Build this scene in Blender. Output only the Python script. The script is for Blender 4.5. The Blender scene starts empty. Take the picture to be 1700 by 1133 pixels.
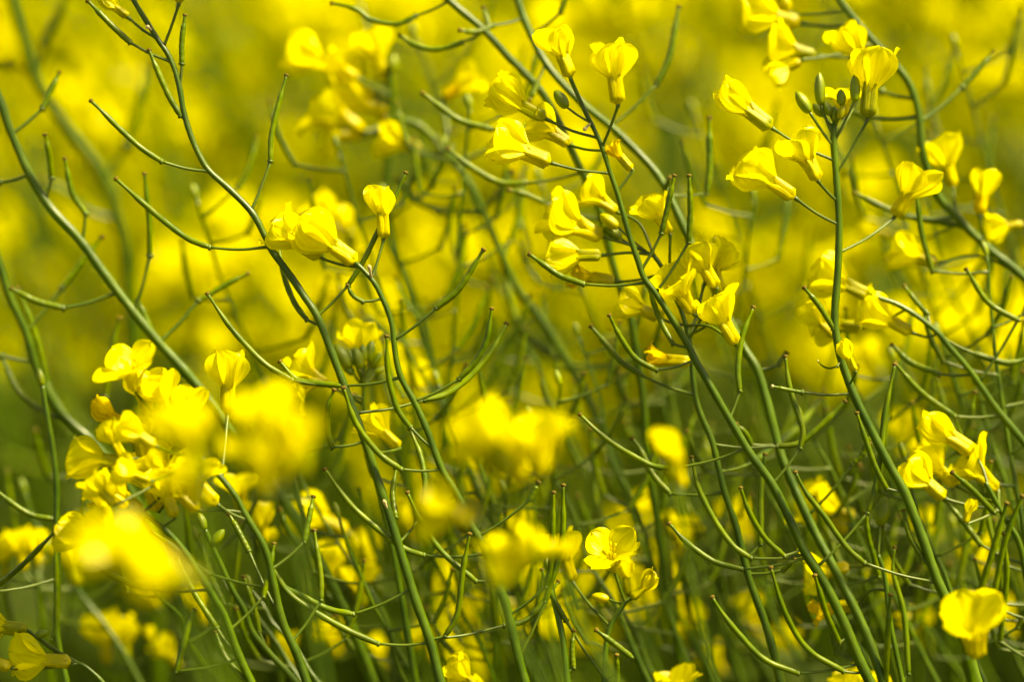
import bpy, math, random
import numpy as np

# ------------------------------------------------------------------ camera, world, sun, exposure
sc = bpy.context.scene
IW, IH = 1700.0, 1133.0
LENS, SENSOR = 100.0, 36.0
FOCUS = 0.655                      # metres to the sharp plane
CAM = np.array([0.0, 0.0, 1.36])
PITCH = math.radians(15.0)
RT = np.array([1.0, 0.0, 0.0])
FW = np.array([0.0, math.cos(PITCH), -math.sin(PITCH)])
UP = np.array([0.0, math.sin(PITCH), math.cos(PITCH)])

cd = bpy.data.cameras.new("camera")
cam = bpy.data.objects.new("camera", cd)
sc.collection.objects.link(cam)
cam.location = CAM
cam.rotation_euler = (math.radians(90) - PITCH, 0, 0)
cd.lens = LENS
cd.sensor_width = SENSOR
cd.clip_start = 0.02
cd.clip_end = 2000
cd.dof.use_dof = True
cd.dof.focus_distance = FOCUS
cd.dof.aperture_fstop = 5.0
sc.camera = cam

SUN_EL, SUN_AZ = math.radians(56), math.radians(96)     # azimuth clockwise from +Y
world = bpy.data.worlds.new("World")
sc.world = world
world.use_nodes = True
wn = world.node_tree
sky = wn.nodes.new("ShaderNodeTexSky")
sky.sky_type = 'NISHITA'
sky.sun_disc = False
sky.sun_elevation = SUN_EL
sky.sun_rotation = SUN_AZ
sky.dust_density = 2.0
sky.air_density = 0.8
sky.ozone_density = 0.6
wn.links.new(sky.outputs[0], wn.nodes["Background"].inputs[0])
wn.nodes["Background"].inputs[1].default_value = 0.065
sd = bpy.data.lights.new("sun", 'SUN')
sd.energy = 4.5
sd.angle = math.radians(11)
sd.color = (1.0, 0.95, 0.84)
sun = bpy.data.objects.new("sun", sd)
sc.collection.objects.link(sun)
# the lamp shines along its local -Z: tilt it away from the sun's place in the sky
sun.rotation_euler = (math.radians(90) - SUN_EL, 0, math.pi - SUN_AZ)
sc.view_settings.view_transform = 'Standard'
sc.view_settings.look = 'None'
sc.view_settings.gamma = 1.0
sc.view_settings.use_curve_mapping = False
sc.view_settings.exposure = 1.70
sc.view_settings.use_white_balance = True
sc.view_settings.white_balance_temperature = 10000
sc.view_settings.white_balance_tint = 10
sc.cycles.max_bounces = 5
sc.cycles.diffuse_bounces = 3
sc.cycles.glossy_bounces = 2
sc.cycles.transmission_bounces = 4
sc.cycles.use_adaptive_sampling = True
sc.cycles.adaptive_threshold = 0.03
sc.cycles.use_denoising = True

# ------------------------------------------------------------------ helpers
COL = sc.collection
rng = random.Random(7)

def kpx(d):                       # metres per photo pixel at depth FOCUS + d
    return (FOCUS + d) * SENSOR / LENS / IW

def at(x, y, d):
    k = kpx(d)
    return CAM + FW * (FOCUS + d) + RT * ((x - IW / 2) * k) + UP * ((IH / 2 - y) * k)

def norm(v):
    v = np.asarray(v, float)
    n = np.linalg.norm(v)
    return v / n if n > 1e-12 else np.array([0.0, 0.0, 1.0])

def spline(pts, n):
    """Catmull-Rom through pts (any dimension), n samples evenly spread by chord length."""
    P = np.asarray(pts, float)
    if len(P) == 2:
        t = np.linspace(0, 1, n)[:, None]
        return P[0] * (1 - t) + P[1] * t
    E = np.vstack([2 * P[0] - P[1], P, 2 * P[-1] - P[-2]])
    out = []
    m = 12
    for i in range(1, len(E) - 2):
        p0, p1, p2, p3 = E[i - 1], E[i], E[i + 1], E[i + 2]
        t = np.linspace(0, 1, m, endpoint=False)[:, None]
        out.append(0.5 * (2 * p1 + (p2 - p0) * t + (2 * p0 - 5 * p1 + 4 * p2 - p3) * t ** 2
                          + (3 * p1 - p0 - 3 * p2 + p3) * t ** 3))
    Q = np.vstack(out + [P[-1:]])
    s = np.concatenate([[0], np.cumsum(np.linalg.norm(np.diff(Q, axis=0), axis=1))])
    u = np.linspace(0, s[-1], n)
    return np.stack([np.interp(u, s, Q[:, j]) for j in range(Q.shape[1])], axis=1)

class MB:
    """Collects vertices, faces and uv; build() links them as one mesh object."""
    def __init__(self):
        self.V, self.F, self.UV, self.n = [], [], [], 0

    def add(self, V, F, UV=None):
        V = np.asarray(V, float)
        self.V.append(V)
        F = np.asarray(F, int)
        self.F.append(F + self.n)
        self.UV.append(np.zeros((len(V), 2)) if UV is None else np.asarray(UV, float))
        self.n += len(V)
        return self

    def tube(self, path, rad, seg=8, lobes=0, lobe_amp=0.0):
        P = np.asarray(path, float)
        n = len(P)
        R = np.broadcast_to(np.asarray(rad, float), (n,))
        T = np.gradient(P, axis=0)
        T /= np.maximum(np.linalg.norm(T, axis=1)[:, None], 1e-12)
        a = np.array([0, -1.0, 0]) if abs(T[0][1]) < 0.9 else np.array([1.0, 0, 0])
        N = norm(a - T[0] * a.dot(T[0]))
        Ns = []
        for i in range(n):
            N = norm(N - T[i] * N.dot(T[i]))
            Ns.append(N)
        Ns = np.array(Ns)
        B = np.cross(T, Ns)
        ang = np.linspace(0, 2 * math.pi, seg, endpoint=False)
        sh = 1 + lobe_amp * np.cos(lobes * ang)
        C = (np.cos(ang) * sh)[None, :, None]
        S = (np.sin(ang) * sh)[None, :, None]
        V = P[:, None, :] + R[:, None, None] * (C * Ns[:, None, :] + S * B[:, None, :])
        L = np.concatenate([[0], np.cumsum(np.linalg.norm(np.diff(P, axis=0), axis=1))])
        UV = np.stack([np.broadcast_to(ang / (2 * math.pi), (n, seg)),
                       np.broadcast_to(L[:, None], (n, seg))], axis=2)
        i = np.arange(n - 1)[:, None] * seg
        j = np.arange(seg)[None, :]
        j2 = (j + 1) % seg
        F = np.stack([i + j, i + j2, i + seg + j2, i + seg + j], axis=2).reshape(-1, 4)
        V = V.reshape(-1, 3)
        UV = UV.reshape(-1, 2)
        V = np.vstack([V, P[:1] - T[:1] * R[0] * 0.25, P[-1:] + T[-1:] * R[-1] * 0.25])
        UV = np.vstack([UV, [[0, 0]], [[0, L[-1]]]])
        c0, c1 = n * seg, n * seg + 1
        jj = np.arange(seg)
        k2 = (jj + 1) % seg
        caps = np.vstack([np.stack([k2, jj, np.full(seg, c0), np.full(seg, c0)], 1),
                          np.stack([(n - 1) * seg + jj, (n - 1) * seg + k2, np.full(seg, c1), np.full(seg, c1)], 1)])
        return self.add(V, np.vstack([F, caps]), UV)

    def mesh(self, name, mat):
        me = bpy.data.meshes.new(name)
        V = np.vstack(self.V)
        F = np.vstack(self.F)
        UV = np.vstack(self.UV)
        faces = [(a, b, c) if c == d else (a, b, c, d) for a, b, c, d in F.tolist()]
        me.from_pydata(V.tolist(), [], faces)
        me.polygons.foreach_set("use_smooth", np.ones(len(me.polygons), bool))
        li = np.empty(len(me.loops), dtype=np.int32)
        me.loops.foreach_get("vertex_index", li)
        uvl = me.uv_layers.new(name="uv")
        uvl.data.foreach_set("uv", UV[li].astype(np.float32).ravel())
        me.materials.append(mat)
        return me

    def build(self, name, mat, parent=None, origin=None):
        o_ = np.zeros(3) if origin is None else np.asarray(origin, float)
        self.V = [v - o_ for v in self.V]
        o = bpy.data.objects.new(name, self.mesh(name, mat))
        COL.objects.link(o)
        if parent is not None:
            o.parent = parent
        return o

def link(name, me, parent=None, loc=None):
    o = bpy.data.objects.new(name, me)
    COL.objects.link(o)
    if parent is not None:
        o.parent = parent
    if loc is not None:
        o.location = loc
    return o

# ------------------------------------------------------------------ materials
def newmat(name):
    m = bpy.data.materials.new(name)
    m.use_nodes = True
    nt = m.node_tree
    for n in list(nt.nodes):
        nt.nodes.remove(n)
    return m, nt, nt.nodes.new("ShaderNodeOutputMaterial")

def N(nt, t, **kw):
    n = nt.nodes.new(t)
    for k, v in kw.items():
        setattr(n, k, v)
    return n

def ramp(nt, fac, stops):
    r = N(nt, "ShaderNodeValToRGB")
    e = r.color_ramp.elements
    while len(e) < len(stops):
        e.new(0.5)
    for q, (p, c) in zip(e, stops):
        q.position = p
        q.color = (*c, 1)
    nt.links.new(fac, r.inputs[0])
    return r.outputs[0]

def leafy(name, cols, trans_col, trans, rough=0.5, spec=0.35, vein=0.0, noise_scale=220, ridges=0, bump=0.15, vary=0.12, bloom=None):
    """Plant tissue: mottled colour, veins or ridges along the uv length, part of the light shining through."""
    m, nt, out = newmat(name)
    L = nt.links
    tc = N(nt, "ShaderNodeTexCoord")
    nz = N(nt, "ShaderNodeTexNoise")
    nz.inputs["Scale"].default_value = noise_scale
    nz.inputs["Detail"].default_value = 4
    L.new(tc.outputs["Object"], nz.inputs["Vector"])
    c = ramp(nt, nz.outputs[0], [(0.32, cols[0]), (0.68, cols[1])])
    oi = N(nt, "ShaderNodeObjectInfo")
    hs = N(nt, "ShaderNodeHueSaturation")
    mr = N(nt, "ShaderNodeMapRange")
    mr.inputs["To Min"].default_value = 1 - vary
    mr.inputs["To Max"].default_value = 1 + vary
    L.new(oi.outputs["Random"], mr.inputs[0])
    L.new(mr.outputs[0], hs.inputs["Value"])
    L.new(c, hs.inputs["Color"])
    col = hs.outputs[0]
    height = nz.outputs[0]
    if vein or ridges:
        mp = N(nt, "ShaderNodeMapping")
        L.new(tc.outputs["UV"], mp.inputs[0])
        vz = N(nt, "ShaderNodeTexNoise")
        vz.inputs["Detail"].default_value = 2
        if vein:
            mp.inputs["Scale"].default_value = (9, 1.3, 1)
            vz.inputs["Scale"].default_value = 1.6
        else:
            mp.inputs["Scale"].default_value = (ridges, 60, 1)
            vz.inputs["Scale"].default_value = 1.0
        L.new(mp.outputs[0], vz.inputs["Vector"])
        mx = N(nt, "ShaderNodeMixRGB", blend_type='MULTIPLY')
        mx.inputs[0].default_value = vein or 0.5
        L.new(col, mx.inputs[1])
        L.new(ramp(nt, vz.outputs[0], [(0.38, (0.62, 0.55, 0.45)), (0.56, (1, 1, 1))]), mx.inputs[2])
        col = mx.outputs[0]
        height = vz.outputs[0]
    if bloom:                                            # waxy bloom in patches
        bz = N(nt, "ShaderNodeTexNoise")
        bz.inputs["Scale"].default_value = 60
        bz.inputs["Detail"].default_value = 3
        L.new(tc.outputs["Object"], bz.inputs["Vector"])
        bm = N(nt, "ShaderNodeMixRGB")
        L.new(ramp(nt, bz.outputs[0], [(0.4, (0, 0, 0)), (0.80, (0.35, 0.35, 0.35))]), bm.inputs[0])
        L.new(col, bm.inputs[1])
        bm.inputs[2].default_value = (*bloom, 1)
        col = bm.outputs[0]
    p = N(nt, "ShaderNodeBsdfPrincipled")
    p.inputs["Roughness"].default_value = rough
    p.inputs["Specular IOR Level"].default_value = spec
    L.new(col, p.inputs["Base Color"])
    bp = N(nt, "ShaderNodeBump")
    bp.inputs["Strength"].default_value = bump
    bp.inputs["Distance"].default_value = 0.0006
    L.new(height, bp.inputs["Height"])
    L.new(bp.outputs[0], p.inputs["Normal"])
    if trans > 0:
        t = N(nt, "ShaderNodeBsdfTranslucent")
        tm = N(nt, "ShaderNodeMixRGB", blend_type='MULTIPLY')
        tm.inputs[0].default_value = 1
        L.new(col, tm.inputs[1])
        tm.inputs[2].default_value = (*trans_col, 1)
        L.new(tm.outputs[0], t.inputs[0])
        mix = N(nt, "ShaderNodeMixShader")
        mix.inputs[0].default_value = trans
        L.new(p.outputs[0], mix.inputs[1])
        L.new(t.outputs[0], mix.inputs[2])
        L.new(mix.outputs[0], out.inputs[0])
    else:
        L.new(p.outputs[0], out.inputs[0])
    return m

M = {
    'petal': leafy("petal_yellow", [(0.83, 0.785, 0.0), (0.86, 0.845, 0.0)], (1.0, 0.98, 0.6), 0.55, 0.38, 0.4, vein=0.35, bump=0.35, vary=0.05),
    'wilted': leafy("petal_wilted", [(0.82, 0.58, 0.0), (0.86, 0.74, 0.0)], (1, 0.9, 0.5), 0.35, 0.6, 0.2, vein=0.6, bump=0.6),
    'sepal': leafy("sepal_yellow_green", [(0.40, 0.40, 0.0), (0.70, 0.62, 0.0)], (1, 0.95, 0.4), 0.3, 0.42, 0.4, vein=0.5, bump=0.3, vary=0.12),
    'sepal_green': leafy("sepal_green", [(0.22, 0.28, 0.0), (0.46, 0.45, 0.0)], (1, 0.95, 0.4), 0.25, 0.45, 0.35, vein=0.5, bump=0.3),
    'stamen': leafy("stamen_yellow", [(0.78, 0.60, 0.0), (0.85, 0.74, 0.0)], (1, 0.9, 0.4), 0.2, 0.6, 0.2),
    'stem': leafy("stem_green", [(0.022, 0.062, 0.0), (0.054, 0.114, 0.0)], (1, 1, 0.4), 0.0, 0.34, 0.28, ridges=9, bump=0.25, noise_scale=140, bloom=(0.11, 0.18, 0.004)),
    'pod': leafy("pod_green", [(0.044, 0.094, 0.0), (0.110, 0.170, 0.0)], (1, 1, 0.3), 0.0, 0.38, 0.22, ridges=6, bump=0.25, noise_scale=160),
    'pedicel': leafy("pedicel_green", [(0.042, 0.088, 0.0), (0.088, 0.142, 0.003)], (1, 1, 0.4), 0.0, 0.45, 0.4, ridges=5, bump=0.2, noise_scale=200),
    'stigma': leafy("stigma_brown", [(0.07, 0.048, 0.003), (0.14, 0.105, 0.01)], (1, 1, 1), 0.0, 0.8, 0.2, noise_scale=900),
    'dry': leafy("dry_straw", [(0.42, 0.34, 0.14), (0.55, 0.46, 0.22)], (1, 1, 1), 0.1, 0.8, 0.2, noise_scale=900),
    'bud': leafy("bud_green", [(0.10, 0.17, 0.0), (0.22, 0.29, 0.0)], (1, 1, 0.3), 0.1, 0.42, 0.4, vein=0.4, bump=0.3),
    'leaf': leafy("leaf_green", [(0.045, 0.085, 0.006), (0.085, 0.13, 0.01)], (1, 1, 0.3), 0.25, 0.5, 0.3, noise_scale=40),
}

def plain(name, col, trans_col, trans, rough=0.5):
    """Tissue of plants too far out of focus to show any texture."""
    m, nt, out = newmat(name)
    p = N(nt, "ShaderNodeBsdfPrincipled")
    p.inputs["Base Color"].default_value = (*col, 1)
    p.inputs["Roughness"].default_value = rough
    p.inputs["Specular IOR Level"].default_value = 0.25
    if trans:
        t = N(nt, "ShaderNodeBsdfTranslucent")
        t.inputs[0].default_value = (*trans_col, 1)
        x = N(nt, "ShaderNodeMixShader")
        x.inputs[0].default_value = trans
        nt.links.new(p.outputs[0], x.inputs[1])
        nt.links.new(t.outputs[0], x.inputs[2])
        nt.links.new(x.outputs[0], out.inputs[0])
    else:
        nt.links.new(p.outputs[0], out.inputs[0])
    return m

FAR = {
    'petal': plain("petal_yellow_far", (0.79, 0.762, 0.0), (0.79, 0.762, 0.0), 0.52),
    'sepal': plain("sepal_far", (0.58, 0.54, 0.005), (0.5, 0.48, 0.002), 0.3),
    'stem': plain("stem_green_far", (0.042, 0.092, 0.0), None, 0),
    'pod': plain("pod_green_far", (0.105, 0.17, 0.0), None, 0),
    'leaf': plain("leaf_green_far", (0.044, 0.080, 0.0), (0.07, 0.11, 0.0), 0.25),
}

def soil_mat():
    m, nt, out = newmat("field_soil")
    tc = N(nt, "ShaderNodeTexCoord")
    nz = N(nt, "ShaderNodeTexNoise")
    nz.inputs["Scale"].default_value = 3
    nz.inputs["Detail"].default_value = 8
    nt.links.new(tc.outputs["Object"], nz.inputs["Vector"])
    p = N(nt, "ShaderNodeBsdfPrincipled")
    p.inputs["Roughness"].default_value = 0.9
    nt.links.new(ramp(nt, nz.outputs[0], [(0.35, (0.05, 0.055, 0.012)), (0.65, (0.09, 0.085, 0.02))]), p.inputs["Base Color"])
    nt.links.new(p.outputs[0], out.inputs[0])
    return m

# ------------------------------------------------------------------ the ground: one sheet to the horizon
g = MB()
gx = np.array([-900, -60, -12, -4, 0, 4, 12, 60, 900.0])
gy = np.array([-60, -8, -2, 1, 4, 8, 20, 80, 900.0])
gr = np.random.RandomState(3)
V = [(x, y, -0.0 + gr.uniform(-0.02, 0.0)) for y in gy for x in gx]
n_ = len(gx)
F = [(j * n_ + i, j * n_ + i + 1, (j + 1) * n_ + i + 1, (j + 1) * n_ + i) for j in range(len(gy) - 1) for i in range(n_ - 1)]
ground = g.add(V, F).build("ground", soil_mat())
ground["kind"] = "structure"

# ------------------------------------------------------------------ flower shapes (local frame: axis +Z, length 1)
def smooth(t):
    t = np.clip(t, 0, 1)
    return t * t * (3 - 2 * t)

def grid_faces(nu, nv):
    i = np.arange(nu - 1)[:, None] * nv
    j = np.arange(nv - 1)[None, :]
    return np.stack([i + j, i + j + 1, i + nv + j + 1, i + nv + j], 2).reshape(-1, 4)

def petal(phi, r, spread=0.4, curl=0.0, cup=0.25, wmax=0.27, ll=0.62, nu=13, nv=9, ruffle=0.03, twist=0.0, bendside=0.0):
    """One petal: narrow claw inside the calyx, broad rounded limb."""
    u = np.concatenate([np.linspace(0, 0.30, 4), 1 - 0.70 * (1 - np.linspace(0, 1, nu - 3)[1:]) ** 1.25])
    u = np.clip(u[:nu], 0, 1)
    claw = 0.36
    tot = claw + ll
    s = u * tot
    uc = claw / tot
    th = spread * smooth((u - uc * 0.8) / 0.30) + curl * np.clip((u - 0.6) / 0.4, 0, 1) ** 1.5
    ds = np.diff(s, prepend=0)
    rr = 0.045 + 0.03 * smooth(u / uc) + np.cumsum(np.sin(th) * ds)
    zz = 0.05 + np.cumsum(np.cos(th) * ds)
    t = np.clip((u - uc * 0.75) / (1 - uc * 0.75), 0, 1)
    tm = 0.56
    w = np.where(t < tm, 0.040 + (wmax - 0.040) * smooth(t / tm) ** 0.8,
                 wmax * np.sqrt(np.clip(1 - ((t - tm) / (1 - tm)) ** 2, 0.0016, 1)))
    v = np.linspace(-1, 1, nv)
    T_, Vv = np.meshgrid(t, v, indexing='ij')
    W = w[:, None] * np.ones(nv)
    nr, nz_ = np.cos(th)[:, None], -np.sin(th)[:, None]         # outward normal of the limb in the r,z plane
    off = -cup * W * Vv ** 2 * smooth(T_ / 0.4)
    ph1, ph2 = r.uniform(0, 6.28), r.uniform(0, 6.28)
    off = off + ruffle * T_ * (np.abs(Vv) ** 1.5 * np.sin(7 * T_ + ph1 + 2.5 * Vv) + 0.5 * np.sin(9 * Vv + ph2) * T_ ** 2)
    tang = W * Vv
    notch = 0.05 * wmax / 0.27 * np.exp(-(Vv / 0.3) ** 2) * np.clip((T_ - 0.85) / 0.15, 0, 1)
    R_ = rr[:, None] + nr * off - np.sin(th)[:, None] * notch
    Z_ = zz[:, None] + nz_ * off - np.cos(th)[:, None] * notch
    tw = twist * T_ ** 1.5
    X = R_ * np.cos(0) - 0
    tang2 = tang * np.cos(tw) + bendside * T_ ** 2 * 0.3
    X = X + tang * np.sin(tw)
    c, s_ = math.cos(phi), math.sin(phi)
    P = np.stack([X * c - tang2 * s_, X * s_ + tang2 * c, Z_], 2).reshape(-1, 3)
    UV = np.stack([(Vv + 1) / 2, T_], 2).reshape(-1, 2)
    return P, grid_faces(len(u), nv), UV

def sepal(phi, r, ln=0.47, open_=0.02, wd=0.105, nu=8, nv=5):
    u = np.linspace(0, 1, nu)
    v = np.linspace(-1, 1, nv)
    U_, Vv = np.meshgrid(u, v, indexing='ij')
    rad = 0.035 + 0.105 * smooth(U_ / 0.14) + open_ * U_ ** 2 - 0.022 * U_
    w = wd * np.where(U_ < 0.35, 0.60 + 0.40 * smooth(U_ / 0.35), 1 - 0.62 * ((U_ - 0.35) / 0.65) ** 2.2)
    R_ = rad - 0.95 * w * Vv ** 2
    tg = w * Vv
    Z_ = U_ * ln - 0.02 * (1 - smooth(U_ / 0.12)) * 0
    c, s_ = math.cos(phi), math.sin(phi)
    P = np.stack([R_ * c - tg * s_, R_ * s_ + tg * c, Z_], 2).reshape(-1, 3)
    return P, grid_faces(nu, nv), np.stack([(Vv + 1) / 2, U_], 2).reshape(-1, 2)

def frame_of(axis, roll):
    a = norm(axis)
    h = np.array([0, -1.0, 0]) if abs(a[1]) < 0.95 else np.array([1.0, 0, 0])
    x = norm(h - a * h.dot(a))
    y = np.cross(a, x)
    c, s_ = math.cos(roll), math.sin(roll)
    return np.stack([x * c + y * s_, -x * s_ + y * c, a], 1)

KINDS = {   # spread, curl, cup, limb width, limb length, ruffle
    'fan':    (0.42, -0.40, 0.20, 0.36, 0.60, 0.035),
    'tight':  (0.18, -0.25, 0.50, 0.26, 0.57, 0.03),
    'bell':   (0.46, -0.15, 0.22, 0.36, 0.63, 0.055),
    'flare':  (0.70, 0.05, 0.15, 0.36, 0.63, 0.06),
    'open':   (1.20, 0.15, 0.10, 0.34, 0.60, 0.06),
    'wilt':   (0.30, 0.50, 0.80, 0.13, 0.50, 0.09),
}

def flower_geo(kind, r, wind=(0, 0, 0), res=1.0, spread_mul=1.0):
    """Lists of (part, V, F, UV) in the unit frame."""
    sp, cu, cp, wm, ll, ru = KINDS[kind]
    sp *= spread_mul
    nu, nv = (13, 9) if res >= 1 else (9, 5) if res >= 0.5 else (7, 3)
    out = []
    wv = np.asarray(wind, float)
    for k in range(4):
        s1 = sp * r.uniform(0.7, 1.35)
        P, F, UV = petal(k * math.pi / 2 + r.uniform(-0.22, 0.22), r, s1, cu * r.uniform(-0.4, 1.6), cp * r.uniform(0.5, 1.4),
                         wm * r.uniform(0.88, 1.1), ll * r.uniform(0.9, 1.06), nu, nv, ru, r.uniform(-0.35, 0.35), r.uniform(-0.3, 0.3))
        t = np.clip((P[:, 2] - 0.42) / 0.6, 0, 1.2)[:, None]
        P = P + wv * t ** 1.4 * r.uniform(0.7, 1.2)
        out.append(('petal', P, F, UV))
    su, sv = (8, 5) if res >= 1 else (6, 3) if res >= 0.5 else (4, 3)
    op = {'open': 0.14, 'flare': 0.06}.get(kind, 0.015)
    for k in range(4):
        P, F, UV = sepal(math.pi / 4 + k * math.pi / 2 + r.uniform(-0.08, 0.08), r, 0.47 * r.uniform(0.92, 1.06), op * r.uniform(0.6, 1.8), 0.086, su, sv)
        t = np.clip((P[:, 2] - 0.2) / 0.6, 0, 1.2)[:, None]
        P = P + wv * t ** 1.4 * 0.5
        out.append(('sepal', P, F, UV))
    return out

def stamens_geo(r, wind):
    mb = MB()
    wv = np.asarray(wind, float)
    for k in range(6):
        a = k * math.pi / 3 + r.uniform(-0.2, 0.2)
        h = 0.60 if k % 3 else 0.50
        e = np.array([0.10 * math.cos(a), 0.10 * math.sin(a), h]) + wv * 0.25
        path = spline([np.array([0.03 * math.cos(a), 0.03 * math.sin(a), 0.04]), (e * 0.6) + np.array([0, 0, 0.02]), e], 6)
        mb.tube(path, 0.009, 5)
        d = norm(e - path[-2] + np.array([math.cos(a) * 0.05, math.sin(a) * 0.05, 0]))
        mb.tube(np.array([e - d * 0.02, e + d * 0.0, e + d * 0.04, e + d * 0.075, e + d * 0.085]), [0.008, 0.022, 0.026, 0.018, 0.005], 6)
    return mb

FLOWER_LO = {}
def lo_flower(kind, i):
    if (kind, i) not in FLOWER_LO:
        r = random.Random(hash((kind, i)) % 1000 if False else (len(kind) * 31 + i * 7))
        fr = flower_geo(kind, r, (0, 0, 0), 0.2)
        pet, sep = MB(), MB()
        for nme, P, F, UV in fr:
            (pet if nme == 'petal' else sep).add(P, F, UV)
        FLOWER_LO[(kind, i)] = [tuple(np.vstack(a) for a in (m.V, m.F, m.UV)) for m in (pet, sep)]
    return FLOWER_LO[(kind, i)]

# ------------------------------------------------------------------ plant builder (traced plants)
class Plant:
    def __init__(self, label, pts, w, d, group=None, ground_x=None, name="rapeseed_plant", bend=True, seed=None, mats=None, top=None):
        """pts: photo points along the stem from its tip down; w: stem width in photo pixels at tip and foot of the traced run;
        d: depth behind the sharp plane at tip and foot."""
        self.r = random.Random(seed if seed is not None else len(bpy.data.objects))
        n = len(pts)
        S = spline(np.array([(x, y) for x, y in pts], float), max(40, n * 8))
        m = len(S)
        t = np.linspace(0, 1, m)
        D = (d[0] + (d[1] - d[0]) * t) * (0.88 if d[0] > 0.02 else 1.0)
        self.px, self.D = S, D
        P = np.array([at(x, y, dd) for (x, y), dd in zip(S, D)])
        Rr = np.array([0.5 * (w[0] + (w[1] - w[0]) * tt) * kpx(dd) for tt, dd in zip(t, D)])
        self.P = P
        # down to the ground, bending towards upright
        tan = norm(P[-1] - P[-4])
        foot = []
        p = P[-1].copy()
        dirv = tan.copy()
        step = 0.06
        while p[2] > 0.0 and len(foot) < 60:
            dirv = norm(dirv * 0.86 + np.array([0.03, 0.02, -1.0]) * 0.16)
            p = p + dirv * step
            foot.append(p.copy())
        foot[-1][2] = -0.02
        foot = np.array(foot)
        full = np.vstack([P, spline(np.vstack([P[-1:], foot]), len(foot) * 2)[1:]])
        rf = np.concatenate([Rr, np.linspace(Rr[-1], max(Rr[-1] * 1.7, 0.0028), len(full) - m)])
        # slight nodes and unevenness
        ph = self.r.uniform(0, 6)
        s = np.arange(len(rf))
        rf = rf * (1 + 0.035 * np.sin(s * 0.55 + ph) + 0.02 * np.sin(s * 1.7 + ph))
        self.base = np.array([full[-1][0], full[-1][1], 0.0])
        self.root = bpy.data.objects.new(name, None)
        COL.objects.link(self.root)
        self.root.empty_display_size = 0.05
        self.root.location = self.base
        self.root["label"] = label
        self.root["category"] = "plant"
        if group:
            self.root["group"] = group
        MB().tube(full, rf, 12).build("stem", M['stem'], self.root, self.base)

    def on_stem(self, x, y):
        i = int(np.argmin((self.px[:, 0] - x) ** 2 + (self.px[:, 1] - y) ** 2))
        return self.px[i], self.D[i]

    def pod(self, flat, dz=None, w=10.6, pw=5.0, cap='stigma', res=1.0):
        """flat: attach x,y, joint x,y, then path to the tip."""
        q = [(flat[i], flat[i + 1]) for i in range(0, len(flat), 2)]
        (ax, ay), d0 = self.on_stem(*q[0])
        sc_ = 0.006 + 0.02 * abs(d0)
        if dz is None:
            dz = self.r.uniform(-1, 1) * sc_
        pts2 = [(ax, ay)] + q[1:]
        seg = [0] + [math.dist(pts2[i], pts2[i + 1]) for i in range(len(pts2) - 1)]
        cum = np.cumsum(seg)
        dd = d0 + dz * (cum / cum[-1])
        # pedicel
        ped = spline([(pts2[0][0], pts2[0][1], dd[0]), ((pts2[0][0] + pts2[1][0]) / 2, (pts2[0][1] + pts2[1][1]) / 2 + min(4, seg[1] * 0.04), (dd[0] + dd[1]) / 2), (pts2[1][0], pts2[1][1], dd[1])], 10)
        PP = np.array([at(*p) for p in ped])
        kk = kpx(dd[1])
        pr = np.full(len(PP), 0.5 * pw * kk)
        pr[0] *= 1.5
        pr[1] *= 1.15
        pr[-1] *= 1.2
        # body
        bod = spline([(x, y, z) for (x, y), z in zip(pts2[1:], dd[1:])], 34)
        PB = np.array([at(*p) for p in bod])
        t = np.linspace(0, 1, 34)
        ph = self.r.uniform(0, 6)
        beak = 0.80
        R = np.where(t < 0.06, 0.72 + 0.28 * t / 0.06, 1.0) * (1 + 0.045 * np.sin(t * 46 + ph) + 0.025 * np.sin(t * 23 + 2 * ph))
        R = np.where(t > beak - 0.06, R * (1 - 0.42 * smooth((t - beak + 0.06) / 0.14)), R)
        rr = R * 0.5 * w * self.r.uniform(0.92, 1.06) * kk
        body = MB().tube(PB, rr, 10, 2, 0.06).build("pod", M['pod'], self.root, self.base)
        mb = MB().tube(PP, pr, 8)
        e = norm(PP[-1] - PP[-3])
        jr = 0.5 * pw * kk
        mb.tube(np.array([PP[-1] - e * jr * 1.2, PP[-1] - e * jr * 0.5, PP[-1] + e * jr * 0.6, PP[-1] + e * jr * 1.3]), [jr * 1.0, jr * 1.9, jr * 2.0, jr * 1.1], 8, 4, 0.18)
        ped_o = mb.build("pedicel", M['pedicel'], body, self.base)
        e2 = norm(PB[-1] - PB[-3])
        tr = rr[-1]
        MB().tube(np.array([PB[-1] - e2 * tr * 0.4, PB[-1] + e2 * tr * 0.2, PB[-1] + e2 * tr * 1.0, PB[-1] + e2 * tr * 1.4]), [tr * 1.02, tr * 1.45, tr * 1.5, tr * 0.9], 8).build("stigma", M[cap], body, self.base)
        return body

    def stub(self, ax, ay, tx, ty, w=6):
        (sx, sy), d0 = self.on_stem(ax, ay)
        k = kpx(d0)
        a, b = at(sx, sy, d0), at(tx, ty, d0 - 0.002)
        MB().tube(np.array([a, a * 0.4 + b * 0.6, b, b + (b - a) * 0.15]), [0.5 * w * k * 0.8, 0.35 * w * k, 0.62 * w * k, 0.4 * w * k], 7).build("leaf_scar", M['dry'], self.root, self.base)

    def flower(self, bx, by, tx, ty, attach=None, kind='fan', tz=0.0, L=None, roll=None, dz=None, wind=None, pw=5.0, res=1.0, sep='sepal', mid=None, spread=1.0, stamens=None, pet=None):
        """base of calyx, far end of the petals, where the flower stalk leaves the stem; tz > 0 leans away from the camera."""
        r = self.r
        if attach is not None:
            (ax, ay), d0 = self.on_stem(*attach)
        else:
            (ax, ay), d0 = (self.px[0], self.D[0])
        if dz is None:
            dz = r.uniform(-1, 1) * (0.005 + 0.02 * abs(d0))
        d1 = d0 + dz
        k = kpx(d1)
        ln = math.hypot(tx - bx, ty - by)
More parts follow.
